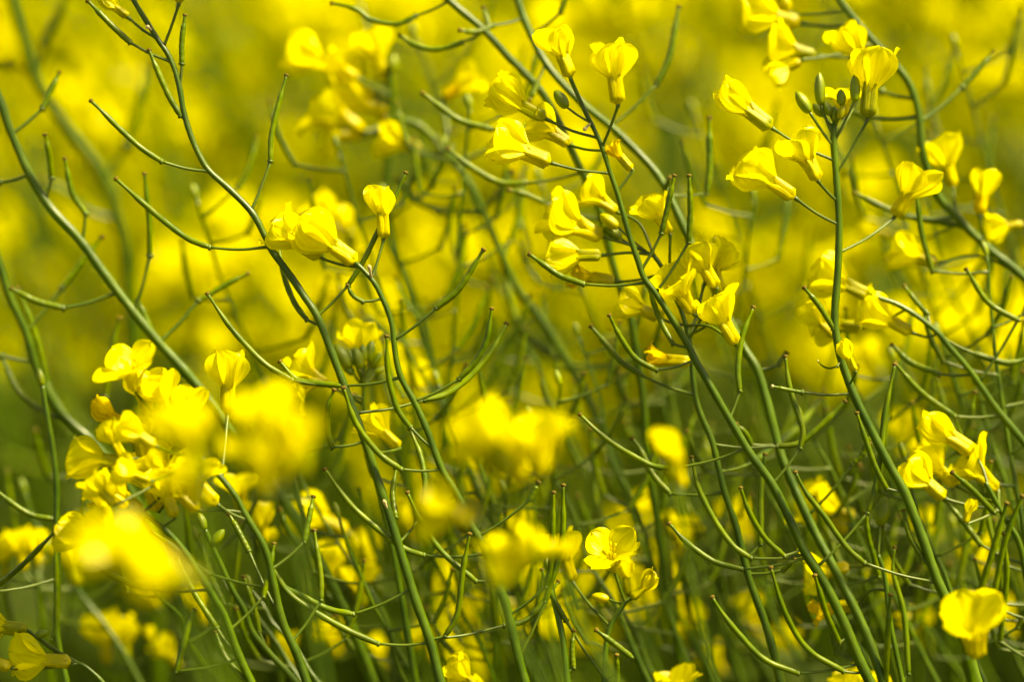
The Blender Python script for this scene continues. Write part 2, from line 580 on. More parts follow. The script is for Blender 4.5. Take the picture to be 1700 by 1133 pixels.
        axis = RT * (tx - bx) - UP * (ty - by)
        if L is None:
            axis = axis + FW * tz * ln
            Lm = ln * math.sqrt(1 + tz * tz) * k
        else:
            axis = axis + FW * tz * max(ln, 1)
            Lm = L * k
        B = at(bx, by, d1)
        fr = frame_of(axis, r.uniform(0, 1.57) if roll is None else roll)
        a = norm(axis)
        if wind is None:
            wloc = r.uniform(-0.10, 0.10), r.uniform(-0.10, 0.10), 0
        else:
            wloc = fr.T @ (RT * wind[0] - UP * wind[1])
        # stalk (the mesh of the flower part) with its receptacle
        A = at(ax, ay, d0)
        mid3 = (A + B) / 2 + (norm(np.array([0, 0, -1.0])) * 0.04 * np.linalg.norm(B - A)) if mid is None else at(mid[0], mid[1], (d0 + d1) / 2)
        if np.linalg.norm(B - A) < 2 * k:
            A = B - a * 6 * k
            mid3 = (A + B) / 2
        path = spline([A, mid3, B - a * 2 * k, B + a * 2 * k], 12)
        rad = np.full(12, 0.5 * pw * k)
        rad[0] *= 1.35
        rad[-2] *= 1.4
        rad[-1] *= 1.6
        fo = MB().tube(path, rad, 8).build("flower", M['pedicel'], self.root, self.base)
        for nme, P, F, UV in flower_geo(kind, r, wloc, res, spread):
            W = (P * Lm) @ fr.T + B
            mat = M['wilted'] if (kind == 'wilt' and nme == 'petal') else M[sep] if nme == 'sepal' else M[pet or 'petal']
            MB().add(W, F, UV).build(nme, mat, fo, self.base)
        if stamens or (stamens is None and kind in ('open', 'flare') and res >= 0.5):
            sm = stamens_geo(r, wloc)
            sm.V = [(v * Lm) @ fr.T + B for v in sm.V]
            sm.build("stamens", M['stamen'], fo, self.base)["kind"] = "stuff"
        return fo

    def bud(self, bx, by, tx, ty, attach=None, w=0.5, dz=None, pw=4.0, mat='bud'):
        r = self.r
        (ax, ay), d0 = self.on_stem(*attach) if attach is not None else (self.px[0], self.D[0])
        d1 = d0 + (r.uniform(-1, 1) * 0.004 if dz is None else dz)
        k = kpx(d1)
        B, T = at(bx, by, d1), at(tx, ty, d1 + 0.0005)
        A = at(ax, ay, d0)
        path = spline([A, (A + B) / 2 + np.array([0, 0, -0.03]) * np.linalg.norm(A - B), B], 9)
        ped = MB().tube(path, 0.5 * pw * k, 7)
        t = np.linspace(0, 1, 12)
        Lb = np.linalg.norm(T - B)
        R = 0.5 * w * Lb * np.sqrt(np.clip(1 - (2 * (t - 0.46) / 1.08) ** 2, 0, 1)) * np.where(t > 0.5, 1.0 - 0.25 * (t - 0.5), 1.0)
        R = np.maximum(R, 0.03 * Lb)
        b = MB().tube(B + (T - B) * t[:, None], R, 16, 4, 0.06).build("bud", M[mat], self.root, self.base)
        ped.build("pedicel", M['pedicel'], b, self.base)
        return b

# ------------------------------------------------------------------ the traced plants around the sharp plane
G_SHARP = "sharp rapeseed stems in the plane of focus"
G_SOFT = "slightly soft rapeseed stems just behind the sharp ones"

# --- long sharp stem through the left third
A = Plant("tall sharp rapeseed stem with many curved pods, running from top left to bottom centre",
          [(196, -70), (208, -30), (222, 0), (245, 38), (262, 65), (278, 88), (290, 115), (299, 150), (305, 185), (318, 228), (335, 265), (350, 286), (385, 318),
           (420, 355), (440, 392), (453, 418), (480, 455), (505, 492), (525, 522), (541, 560), (560, 610), (575, 650), (591, 692), (612, 750),
           (628, 800), (646, 855), (666, 920), (690, 998), (714, 1065), (731, 1133)], (8, 17), (0.004, -0.004), G_SHARP, seed=11)
for p in ([281, 106, 216, 70, 190, 46, 147, 2], [298, 150, 302, 106, 302, 68, 307, 26], [302, 200, 300, 192, 282, 162, 265, 125, 248, 84],
          [350, 286, 268, 268, 235, 246, 200, 215, 175, 190, 152, 168], [420, 352, 449, 268, 450, 230, 458, 190, 475, 126],
          [443, 411, 348, 411, 310, 395, 270, 365, 235, 335, 194, 298], [527, 522, 578, 474, 603, 434, 628, 383, 652, 336, 673, 288],
          [569, 638, 485, 632, 442, 606, 410, 575, 380, 540, 345, 489], [600, 737, 551, 743, 543, 712, 545, 673, 554, 649],
          [708, 1062, 739, 1057, 759, 1021, 768, 950, 779, 889], [672, 984, 587, 1021, 545, 1012, 503, 991, 470, 975, 446, 955],
          [703, 1069, 628, 1070, 578, 1048, 523, 1017, 480, 986, 455, 948, 440, 918], [654, 868, 657, 860, 652, 820, 657, 781]):
    A.pod(p)
A.pod([525, 545, 509, 531, 490, 505, 475, 470, 467, 436, 462, 405], dz=0.012)
A.pod([602, 682, 704, 665, 740, 655, 775, 630, 812, 588, 840, 539], dz=0.014, w=12.5)
A.pod([711, 1063, 836, 1040, 870, 1032, 895, 1010, 926, 968], dz=0.014)
A.pod([668, 900, 701, 856, 706, 809, 699, 761, 681, 714], dz=0.010)
A.flower(212, 28, 168, -8, (262, 63), 'tight', wind=(-0.1, 0))
A.flower(297, 4, 302, -95, (276, 78), 'fan')
A.flower(165, -30, 110, -110, (222, 0), 'fan')
A.flower(210, -90, 190, -190, (196, -60), 'fan')
A.flower(255, -60, 270, -160, (215, -15), 'bell')
A.stub(252, 50, 245, 44)
A.stub(645, 850, 638, 834)
A.flower(663, 744, 604, 690, (612, 750), 'bell', tz=0.2, dz=0.018, sep='sepal')

# --- short sharp raceme in front of it with three flowers at the top
B = Plant("sharp rapeseed stem topped by two swept flowers and one upright flower, left of centre",
          [(592, 438), (608, 454), (622, 471), (635, 496), (644, 517), (651, 542), (654, 567), (658, 598), (667, 630), (688, 668), (710, 717),
           (721, 748), (737, 787), (759, 823), (781, 871), (803, 908), (821, 959), (838, 1000), (849, 1043), (860, 1092), (871, 1133)],
          (8, 17), (-0.003, -0.002), G_SHARP, seed=12)
B.flower(592, 437, 500, 368, None, 'bell', wind=(-0.05, -0.02), pw=6, roll=0.5, spread=0.8)
B.flower(532, 428, 446, 368, (600, 446), 'flare', wind=(-0.05, 0.0), roll=0.3, spread=0.9, dz=0.006)
B.flower(637, 396, 633, 304, (622, 460), 'tight', spread=1.6, wind=(-0.04, 0), roll=0.2, sep='sepal')
B.stub(618, 466, 613, 444)
for p in ([631, 498, 602, 501, 586, 491, 577, 475],):
    B.pod(p, w=8)
for p in ([655, 563, 724, 512, 762, 480, 802, 416], [690, 664, 762, 630, 790, 600, 808, 562, 816, 514],
          [661, 630, 568, 641, 525, 637, 492, 630, 466, 602], [721, 748, 681, 710, 660, 680, 647, 637, 643, 605, 642, 560],
          [730, 783, 666, 780, 635, 759, 609, 730, 587, 695, 571, 646], [805, 923, 704, 923, 670, 911, 626, 878, 582, 838, 540, 781],
          [820, 966, 790, 966, 732, 915, 697, 862, 677, 820], [798, 890, 880, 830, 893, 803], [845, 1023, 906, 975, 914, 940, 917, 880, 919, 820],
          [860, 1092, 905, 1000, 932, 905, 935, 808]):
    B.pod(p, dz=B.r.uniform(-0.006, 0.004))

# --- the central sharp raceme
Pm = Plant("sharp central rapeseed raceme with flowers at its top, bare pods below, ending bottom right",
           [(948, 132), (960, 160), (971, 184), (992, 226), (1002, 251), (1013, 286), (1024, 318), (1034, 353), (1045, 392), (1059, 432), (1069, 461),
            (1087, 485), (1115, 528), (1144, 577), (1154, 598), (1179, 641), (1216, 705), (1247, 756), (1282, 805), (1313, 867), (1335, 915),
            (1366, 964), (1397, 1026), (1426, 1095), (1444, 1133)], (7, 18), (-0.002, 0.004), G_SHARP, seed=13)
Pm.flower(947, 128, 918, 44, None, 'bell', wind=(-0.1, 0), roll=0.7, pw=6)
Pm.flower(1026, 173, 1013, 64, (1002, 246), 'fan', wind=(-0.03, 0), roll=0.1)
Pm.flower(906, 197, 815, 148, (990, 230), 'bell', wind=(-0.03, -0.05), roll=0.2, sep='sepal_green')
Pm.flower(946, 240, 880, 192, (998, 254), 'flare', wind=(-0.1, -0.02), roll=0.6, dz=0.008)
Pm.flower(914, 270, 814, 226, (1013, 290), 'bell', wind=(-0.03, 0.02), roll=0.9)
Pm.bud(941, 178, 921, 150, (974, 208), 0.55)
Pm.stub(978, 208, 971, 214)
Pm.flower(1049, 282, 1010, 240, (1028, 321), 'wilt', pw=5, L=62, pet='petal')
for p in ([1069, 470, 969, 472, 930, 458, 905, 441, 880, 423], [1064, 447, 1098, 388, 1108, 345, 1119, 293],
          [1090, 488, 1143, 403, 1146, 345, 1144, 293], [1212, 698, 1228, 650, 1225, 610, 1232, 560, 1250, 512],
          [1152, 600, 1090, 615, 1055, 595, 1030, 560, 1012, 525], [1231, 752, 1130, 777, 1090, 776, 1050, 757, 1005, 728, 964, 690],
          [1286, 805, 1328, 745, 1333, 715, 1322, 680, 1310, 640, 1304, 594], [1333, 911, 1302, 924, 1269, 893, 1243, 849, 1230, 812],
          [1334, 926, 1247, 928, 1216, 906, 1185, 862, 1159, 809, 1149, 761], [1332, 930, 1232, 946, 1185, 933, 1141, 902, 1112, 871],
          [1426, 1102, 1325, 1119, 1269, 1096, 1225, 1052, 1200, 1020, 1183, 994], [1401, 1062, 1393, 1068, 1372, 1020, 1353, 958],
          [1358, 943, 1440, 853, 1452, 815, 1461, 760, 1469, 688, 1485, 607], [1432, 1118, 1400, 1116, 1340, 1078, 1302, 1015, 1280, 945]):
    Pm.pod(p, dz=Pm.r.uniform(-0.007, 0.006))
Pm.pod([1135, 583, 1117, 571, 1098, 536, 1086, 505, 1076, 476], dz=0.008)

# --- second raceme just behind the central one: the dense flower cluster
Q = Plant("sharp rapeseed raceme with dense flower cluster right behind the central stem",
          [(1085, 424), (1100, 446), (1118, 485), (1136, 531), (1147, 580), (1151, 633), (1159, 677), (1181, 730), (1190, 765), (1203, 818), (1221, 871),
           (1232, 915), (1243, 959), (1265, 1021), (1282, 1074), (1296, 1133)], (7, 15), (0.012, 0.010), G_SHARP, seed=14)
Q.flower(1001, 394, 902, 352, (1085, 424), 'flare', wind=(-0.0, -0.05), roll=0.4, mid=(1045, 407), spread=0.8)
Q.flower(999, 424, 908, 424, (1085, 424), 'bell', wind=(-0.02, 0.02), roll=0.3, mid=(1045, 420), sep='sepal_green')
Q.flower(1020, 468, 936, 452, (1105, 455), 'wilt', L=86)
Q.flower(1024, 352, 965, 308, (1085, 424), 'flare', roll=0.5, mid=(1062, 372), dz=0.006)
Q.bud(1026, 378, 996, 356, (1090, 426), 0.5, mat='sepal_green')
Q.bud(1030, 396, 1000, 372, (1090, 428), 0.5)
Q.flower(1112, 388, 1070, 325, (1110, 470), 'flare', roll=0.1, wind=(-0.05, 0), tz=-0.2)
Q.flower(1197, 486, 1160, 418, (1215, 530), 'flare', roll=0.6, L=100, tz=-0.3, spread=1.1, dz=0.004)
Q.flower(1150, 520, 1112, 462, (1190, 545), 'flare', roll=0.2, L=96, tz=-0.4, spread=1.2, mid=(1175, 538), dz=-0.004)
Q.flower(1094, 528, 1025, 494, (1130, 540), 'fan', roll=0.8, dz=0.004)
Q.flower(1222, 572, 1190, 515, (1140, 540), 'bell', roll=0.3, L=100, mid=(1180, 543), spread=1.3, dz=-0.014)
Q.flower(1146, 602, 1072, 592, (1151, 610), 'wilt', L=86, pet='petal')
Q.flower(1190, 478, 1148, 402, (1160, 560), 'fan', roll=0.3, dz=-0.006)
Q.flower(1170, 470, 1215, 412, (1160, 560), 'fan', roll=0.9, dz=0.004, L=80)
for p in ([1150, 655, 1062, 622, 1030, 600, 1005, 570, 982, 543], [1183, 737, 1290, 742, 1325, 737, 1360, 710, 1402, 668],
          [1240, 952, 1300, 948, 1318, 930], [1203, 821, 1112, 820, 1085, 790, 1062, 745, 1050, 730], [1232, 930, 1262, 905, 1263, 870, 1263, 810, 1270, 757]):
    Q.pod(p, dz=Q.r.uniform(-0.004, 0.01))
Q.pod([1190, 785, 1247, 770, 1313, 721, 1362, 664], dz=0.045, w=13)

# --- stem passing behind the cluster from the top centre to the lower right
Lp = Plant("rapeseed stem from top centre passing behind the flower cluster to bottom right, waxy highlight",
           [(840, -80), (850, -30), (860, 0), (872, 35), (907, 106), (964, 169), (1020, 215), (1073, 268), (1098, 300), (1119, 342), (1150, 410), (1185, 480), (1215, 540),
            (1236, 580), (1257, 614), (1274, 670), (1284, 708), (1298, 761), (1326, 827), (1357, 893), (1397, 968), (1437, 1051), (1466, 1133)],
           (13, 16), (0.050, 0.012), G_SOFT, seed=15)
for p in ([868, 33, 820, 42, 790, 52, 765, 50], [1020, 208, 1090, 140, 1112, 92, 1127, 12], [1108, 322, 1173, 322, 1178, 280, 1178, 198], [905, 105, 893, 135, 880, 165],
          [1100, 305, 1105, 312, 1112, 296], [1258, 612, 1293, 606, 1305, 588], [1291, 739, 1247, 739, 1238, 721, 1223, 706],
          [1340, 855, 1416, 772, 1433, 752, 1446, 716], [1398, 970, 1458, 958, 1451, 927, 1441, 892, 1438, 853],
          [880, 60, 930, 20, 945, -20, 955, -60]):
    Lp.pod(p)
Lp.flower(850, -60, 840, -150, None, 'fan')
Lp.flower(800, -50, 760, -120, (845, -40), 'fan')

K = Plant("dark rapeseed stem from top centre with long bowed pods, behind the flowers",
          [(700, -50), (746, 0), (803, 49), (845, 95), (873, 123), (909, 166), (949, 247), (978, 310), (999, 360), (1020, 446), (1048, 535), (1062, 623), (1069, 680),
           (1075, 760), (1090, 860), (1110, 1000), (1135, 1133)], (12, 14), (0.040, 0.060), G_SOFT, seed=16)
for p in ([798, 53, 768, 70, 725, 81, 690, 74, 665, 58], [742, 0, 690, 26, 658, 39, 616, 32, 590, 14, 552, 5], [810, 56, 812, 45, 803, 14],
          [990, 275, 873, 303, 831, 303, 785, 279, 745, 248], [905, 215, 815, 214, 765, 200, 735, 180, 703, 155], [1000, 365, 900, 335, 870, 322, 846, 316]):
    K.pod(p)
K.flower(700, -50, 670, -130, None, 'bell')

Nn = Plant("soft pale green rapeseed stem slanting behind the centre, left of the flower cluster",
           [(742, 248), (753, 270), (781, 309), (806, 362), (834, 425), (859, 478), (908, 545), (940, 600), (970, 651), (1005, 730), (1040, 820), (1080, 930), (1120, 1060), (1140, 1133)],
           (13, 17), (0.085, 0.10), G_SOFT, seed=17)
for p in ([804, 358, 725, 350, 692, 332, 660, 298], [838, 430, 860, 375, 864, 330, 862, 300], [942, 604, 1041, 603, 1080, 585, 1095, 560], [938, 600, 905, 585, 878, 562, 855, 524, 838, 450],
          [800, 350, 830, 320, 850, 285], [760, 282, 720, 230, 690, 205, 640, 195], [760, 270, 850, 220, 900, 200]):
    Nn.pod(p, w=14, pw=8)
Nn.flower(700, 250, 626, 222, (745, 252), 'bell', sep='sepal', pw=7)
Nn.flower(736, 163, 795, 118, (750, 262), 'bell', sep='wilted', pw=7)
Nn.bud(742, 252, 735, 225, None, 0.5)

O = Plant("dark blurred rapeseed stem rising behind the upright flower with soft yellow cluster on top",
          [(648, 120), (650, 170), (645, 230), (640, 300), (643, 393), (668, 446), (693, 510), (712, 575), (726, 640), (738, 710), (758, 800), (790, 920), (815, 1040), (830, 1133)],
          (12, 16), (0.095, 0.12), G_SOFT, seed=18)
O.flower(565, 125, 476, 72, (650, 170), 'bell', res=0.5, pw=7)
O.flower(640, 132, 605, 46, (648, 150), 'fan', res=0.5)
O.flower(605, 218, 510, 160, (648, 205), 'flare', res=0.5, pw=7)
O.flower(642, 190, 545, 140, (648, 190), 'bell', res=0.5)
O.flower(595, 130, 535, 92, (648, 160), 'bell', res=0.5, pw=7)
O.flower(600, 225, 520, 230, (648, 215), 'flare', res=0.5, pw=7)
O.flower(625, 165, 560, 105, (648, 180), 'fan', res=0.5)
O.bud(650, 120, 655, 90, None, 0.5)
O.bud(620, 185, 596, 170, (648, 200), 0.5)
for p in ([735, 700, 800, 650, 830, 600, 850, 560], [700, 530, 745, 490, 765, 440, 770, 380], [712, 575, 650, 560, 600, 520]):
    O.pod(p, w=15, pw=8)

# --- thick soft stem on the far left
H = Plant("thick slightly blurred rapeseed stem sweeping from the left edge down towards the yellow cluster",
          [(-60, 40), (-20, 120), (2, 172), (18, 220), (45, 282), (80, 340), (130, 395), (170, 450), (215, 510), (262, 567), (310, 620), (350, 670), (400, 740), (450, 800), (505, 885),
           (560, 990), (600, 1080), (620, 1133)], (14, 18), (0.032, 0.040), G_SOFT, seed=19)
for p in ([20, 218, 70, 180, 98, 122], [42, 292, 0, 302, -40, 300], [78, 335, 86, 295, 82, 260, 75, 225], [142, 402, 142, 355, 120, 320, 108, 265],
          [190, 488, 105, 512, 60, 500, 20, 480], [232, 515, 250, 425, 248, 370, 240, 290], [300, 605, 255, 560, 230, 500], [262, 565, 330, 500, 380, 470, 410, 455]):
    H.pod(p, w=11, pw=6)
H.flower(-30, 60, -80, -20, None, 'fan')

I = Plant("soft rapeseed stem at the left edge below the thick one, ending behind yellow flowers",
          [(-30, 350), (0, 440), (15, 490), (42, 550), (60, 610), (90, 670), (120, 705), (152, 733), (200, 790), (250, 880), (290, 980), (320, 1060), (350, 1133)],
          (14, 18), (0.045, 0.06), G_SOFT, seed=20)
for p in ([44, 552, 103, 478, 168, 395], [56, 598, 5, 592, -30, 590], [112, 695, 60, 678, 30, 650, 2, 592], [140, 725, 175, 660, 182, 600, 198, 530], [130, 715, 80, 640, 60, 560, 30, 480]):
    I.pod(p, w=11, pw=6)
I.flower(-30, 345, -60, 250, None, 'fan')

J = Plant("blurred rapeseed stem in the top left corner behind the thick left stem",
          [(10, -60), (20, 0), (60, 125), (120, 220), (170, 290), (198, 370), (212, 440), (222, 560), (230, 700), (250, 900), (262, 1133)], (18, 26), (0.15, 0.19), G_SOFT, seed=21)
for p in ([60, 125, 15, 105, -30, 100], [62, 128, 75, 70, 100, 20, 115, -15], [175, 300, 210, 240, 235, 160, 240, 110], [198, 370, 140, 350, 110, 320, 70, 300]):
    J.pod(p, w=16, pw=10)
J.flower(10, -60, 0, -160, None, 'fan', res=0.5)

# --- right sharp raceme with buds
R_ = Plant("sharp upright rapeseed raceme on the right with a tuft of green buds at its top",
           [(1385, 205), (1384, 240), (1388, 290), (1393, 370), (1391, 450), (1386, 530), (1395, 590), (1415, 650), (1445, 712), (1475, 770), (1502, 818), (1530, 890),
            (1555, 962), (1580, 1015), (1602, 1065), (1622, 1133)], (11, 18), (0.006, 0.002), G_SHARP, seed=22)
R_.flower(1281, 212, 1194, 145, (1378, 266), 'tight', roll=0.6, wind=(-0.02, -0.06), sep='sepal_green', spread=1.3)
R_.flower(1319, 328, 1230, 265, (1390, 377), 'bell', roll=0.3, wind=(-0.05, 0.03), sep='sepal')
R_.flower(1358, 300, 1320, 220, (1390, 335), 'flare', roll=0.7, wind=(-0.1, 0), sep='sepal')
R_.flower(1441, 196, 1448, 74, (1392, 292), 'fan', roll=0.0, sep='sepal_green', spread=1.0)
R_.flower(1442, 120, 1400, 40, (1386, 235), 'fan', roll=0.3, dz=0.022, L=95)
R_.flower(1400, 195, 1398, 125, (1386, 230), 'open', roll=0.4, L=72, dz=0.012)
R_.flower(1486, 360, 1534, 272, (1401, 424), 'fan', roll=0.8, sep='sepal', dz=0.012)
R_.bud(1344, 186, 1322, 152, (1384, 240), 0.47, pw=5)
R_.bud(1362, 173, 1360, 120, (1384, 225), 0.34, pw=5)
R_.bud(1419, 168, 1420, 122, (1386, 232), 0.36)
R_.bud(1397, 174, 1396, 148, (1385, 210), 0.58)
R_.bud(1378, 190, 1368, 168, (1384, 208), 0.6)
R_.bud(1386, 200, 1384, 176, None, 0.6)
R_.bud(1393, 196, 1402, 172, (1385, 212), 0.5, mat='sepal_green')
R_.bud(1366, 192, 1350, 172, (1384, 215), 0.6)
for p in ([1412, 655, 1332, 652, 1310, 648, 1283, 642],):
    R_.pod(p, w=7, cap='dry')
for p in ([1388, 552, 1384, 546, 1360, 508, 1336, 479], [1503, 818, 1472, 812, 1455, 780, 1440, 740, 1423, 688], [1553, 968, 1435, 936, 1405, 909, 1370, 860, 1338, 818, 1321, 786],
          [1550, 955, 1530, 925, 1510, 890, 1500, 850]):
    R_.pod(p, dz=R_.r.uniform(-0.006, 0.004))
R_.flower(1388, 560, 1335, 500, (1392, 575), 'fan', dz=0.018, roll=0.4, sep='sepal')
R_.flower(1420, 618, 1394, 568, (1410, 640), 'tight', L=58, dz=-0.004, pw=4)
R_.pod([1395, 600, 1390, 609, 1376, 612, 1366, 608, 1358, 600], w=4, pw=3, cap='dry', dz=-0.004)

# --- far right raceme with swept flowers
T = Plant("rapeseed raceme on the right edge with four swept yellow flowers at mid height",
          [(1636, 802), (1656, 839), (1670, 864), (1691, 900), (1702, 950), (1715, 1030), (1725, 1133)], (8, 14), (0.012, 0.02), G_SHARP, seed=23)
T.flower(1617, 753, 1527, 688, (1640, 812), 'tight', roll=0.5, sep='sepal', mid=(1632, 780))
T.flower(1656, 814, 1585, 752, (1660, 845), 'flare', roll=0.3, dz=0.006)
T.flower(1568, 828, 1500, 768, (1660, 848), 'bell', roll=0.8, sep='sepal')
T.flower(1586, 807, 1520, 742, (1655, 838), 'fan', roll=0.2, dz=0.01)
T.flower(1602, 870, 1612, 835, (1650, 850), 'tight', L=44)
for p in ([1656, 842, 1650, 852, 1615, 815, 1582, 786], [1700, 938, 1628, 905, 1600, 868, 1570, 832]):
    T.pod(p)
for p in ([1715, 1030, 1647, 1005, 1668, 900, 1696, 826], [1712, 1010, 1624, 994, 1645, 925, 1671, 838], [1722, 1100, 1660, 1066, 1671, 960, 1667, 888]):
    T.pod(p, dz=-0.006)

V_ = Plant("soft rapeseed stem right of centre, curving from a flower pair down to the right edge",
           [(1444, 490), (1486, 504), (1518, 522), (1554, 550), (1575, 575), (1610, 616), (1652, 676), (1702, 738), (1760, 820), (1810, 930), (1850, 1050)], (8, 16), (0.022, 0.030), G_SOFT, seed=24)
V_.flower(1444, 492, 1352, 450, None, 'bell', roll=0.4, sep='sepal_green')
V_.flower(1514, 552, 1428, 508, (1560, 556), 'bell', roll=0.2, mid=(1540, 560))
V_.flower(1432, 544, 1346, 540, (1505, 514), 'fan', sep='sepal_green', dz=0.01)
for p in ([1612, 620, 1560, 622, 1512, 602, 1482, 574], [1658, 696, 1585, 692, 1530, 652, 1487, 605], [1545, 542, 1540, 522, 1520, 500, 1502, 476], [1560, 560, 1620, 588, 1670, 602, 1705, 596],
          [1740, 560, 1690, 532, 1640, 502, 1605, 448]):
    V_.pod(p)

U = Plant("dark soft rapeseed stem arching down the upper right corner with blurred flowers",
          [(1370, -40), (1395, 0), (1430, 45), (1480, 100), (1510, 140), (1525, 190), (1532, 250), (1555, 320), (1590, 362), (1640, 412), (1700, 462), (1770, 560), (1810, 700), (1830, 900)],
          (11, 18), (0.045, 0.05), G_SOFT, seed=25)
for p in ([1528, 198, 1597, 145, 1625, 115, 1648, 87], [1530, 196, 1435, 193, 1400, 180], [1512, 162, 1465, 152, 1440, 140], [1590, 362, 1500, 358, 1470, 345, 1420, 320], [1640, 412, 1600, 375, 1530, 365, 1480, 350]):
    U.pod(p, w=10, pw=7)
U.flower(1330, 38, 1228, 14, (1425, 40), 'bell', res=0.5, roll=0.4, pw=7)
U.flower(1356, 92, 1264, 70, (1470, 90), 'flare', res=0.5, roll=0.2, sep='sepal_green')
U.flower(1330, 100, 1275, 130, (1450, 70), 'bell', res=0.5, roll=0.7)
U.flower(1310, 20, 1270, -60, (1410, 20), 'fan', res=0.5)
U.flower(1440, 105, 1392, 42, (1490, 115), 'fan', res=0.5)
U.flower(1582, 312, 1558, 225, (1590, 362), 'bell', res=0.5, roll=0.3)
U.flower(1625, 356, 1640, 278, (1640, 412), 'fan', res=0.5, roll=0.6, sep='wilted')
U.flower(1556, 438, 1476, 410, (1690, 452), 'bell', res=0.5, mid=(1620, 425))
U.flower(1700, 372, 1632, 382, (1720, 480), 'bell', res=0.5)
U.flower(1480, 390, 1425, 375, (1600, 372), 'fan', res=0.5, dz=0.06)

# --- lower left group: leaning racemes under the big yellow cluster
D1 = Plant("rapeseed stem leaning left at lower left, carrying swept flowers under the big yellow cluster",
           [(318, 752), (330, 758), (363, 789), (392, 826), (408, 856), (434, 899), (446, 931), (455, 973), (469, 1033), (494, 1089), (509, 1133)], (9, 16), (-0.012, -0.008), G_SHARP, seed=26)
D1.flower(361, 838, 282, 765, (413, 866), 'flare', roll=0.3, mid=(388, 856), spread=0.8)
D1.flower(330, 848, 262, 788, (405, 850), 'bell', roll=0.8, mid=(370, 848))
D1.flower(212, 770, 110, 755, (318, 752), 'bell', roll=0.5, mid=(265, 765), sep='sepal_green')
D1.flower(262, 850, 230, 752, (330, 760), 'bell', roll=0.1)
D1.flower(215, 708, 150, 672, (318, 752), 'tight', roll=0.4, pet='wilted', sep='wilted', spread=0.9)
D1.flower(240, 768, 222, 686, (320, 753), 'fan', roll=0.9)
D1.flower(225, 650, 212, 575, (318, 752), 'open', roll=0.6, L=92, tz=-0.5)
D1.flower(245, 690, 235, 614, (322, 754), 'flare', roll=0.6, tz=-0.3)
D1.flower(236, 850, 165, 795, (330, 760), 'flare', roll=0.3)
D1.flower(205, 760, 172, 700, (318, 752), 'fan', roll=0.3)
D1.flower(378, 686, 378, 580, (366, 792), 'fan', roll=0.25, wind=(0, 0), dz=0.012, pw=6)
for f in ((292, 700, 250, 622, 'flare'), (318, 722, 312, 640, 'fan'), (258, 742, 196, 702, 'bell'), (300, 808, 240, 742, 'flare'), (190, 838, 142, 792, 'bell'), (322, 835, 330, 752, 'flare'), (250, 800, 186, 775, 'fan')):
    D1.flower(*f[:4], (325, 755), f[4], dz=D1.r.uniform(-0.02, 0.004))
for p in ([455, 945, 505, 901, 520, 827], [490, 1062, 533, 998, 533, 960, 526, 910, 522, 883], [450, 976, 348, 954, 325, 940, 300, 918, 254, 885], [470, 1035, 413, 916, 395, 881, 381, 856]):
    D1.pod(p, dz=0.006)

E = Plant("green rapeseed stem below the large blurred yellow flowers at lower left",
          [(212, 842), (235, 852), (254, 864), (282, 888), (307, 917), (335, 959), (356, 994), (371, 1019), (381, 1047), (395, 1086), (416, 1133)], (8, 15), (-0.018, -0.010), G_SHARP, seed=27)
for p in ([342, 984, 243, 980, 198, 963, 157, 940], [381, 1047, 437, 992, 447, 950, 455, 905], [400, 1098, 360, 1044, 339, 1012, 318, 977, 295, 929], [300, 1140, 293, 1116, 310, 1051, 323, 1015],
          [420, 1140, 402, 1125, 388, 1110, 371, 1086, 358, 1052]):
    E.pod(p, dz=0.004)
E.flower(212, 842, 150, 800, None, 'flare')
E.flower(186, 905, 92, 872, (235, 852), 'bell')
E.flower(205, 900, 150, 850, (240, 855), 'bell', pet='petal')
E.flower(290, 860, 262, 775, (270, 876), 'fan')
E2 = Plant("curved green rapeseed stem between the lower left stems, bending to the right",
           [(340, 880), (381, 970), (406, 1015), (420, 1051), (448, 1086), (474, 1114), (497, 1140)], (9, 12), (0.006, 0.010), G_SHARP, seed=28)
E2.bud(340, 880, 330, 852, None, 0.5)
E2.pod([448, 1086, 430, 1050, 425, 1020, 405, 960])
E2.bud(352, 905, 372, 880, (352, 905), 0.5)

W0 = Plant("thin rapeseed stem near the left edge with bowed pod and bottom left flower",
           [(70, 640), (80, 700), (87, 740), (94, 804), (94, 870), (97, 950), (94, 1050), (110, 1133)], (9, 12), (0.024, 0.02), G_SHARP, seed=29)
for p in ([94, 862, 86, 862, 56, 857, 28, 842, -5, 816], [97, 1060, 86, 1062, 94, 1030, 92, 892]):
    W0.pod(p)
W0.pod([96, 960, -20, 985, 35, 941, 92, 883], dz=-0.03)
W0.bud(70, 640, 64, 612, None, 0.45)
W1 = Plant("rapeseed sprig in the bottom left corner with one sharp flower and small buds",
           [(120, 1100), (142, 1108), (172, 1136), (190, 1170)], (7, 9), (0.0, 0.0), G_SHARP, seed=30)
W1.flower(118, 1100, 16, 1094, None, 'bell', roll=0.5)
W1.flower(45, 1048, -45, 1035, (125, 1100), 'fan', sep='sepal_green')
W1.bud(60, 1056, 80, 1050, (135, 1106), 0.7)
W1.flower(18, 1110, -60, 1080, (130, 1104), 'bell')
W1.bud(40, 1070, 20, 1062, (130, 1104), 0.6)

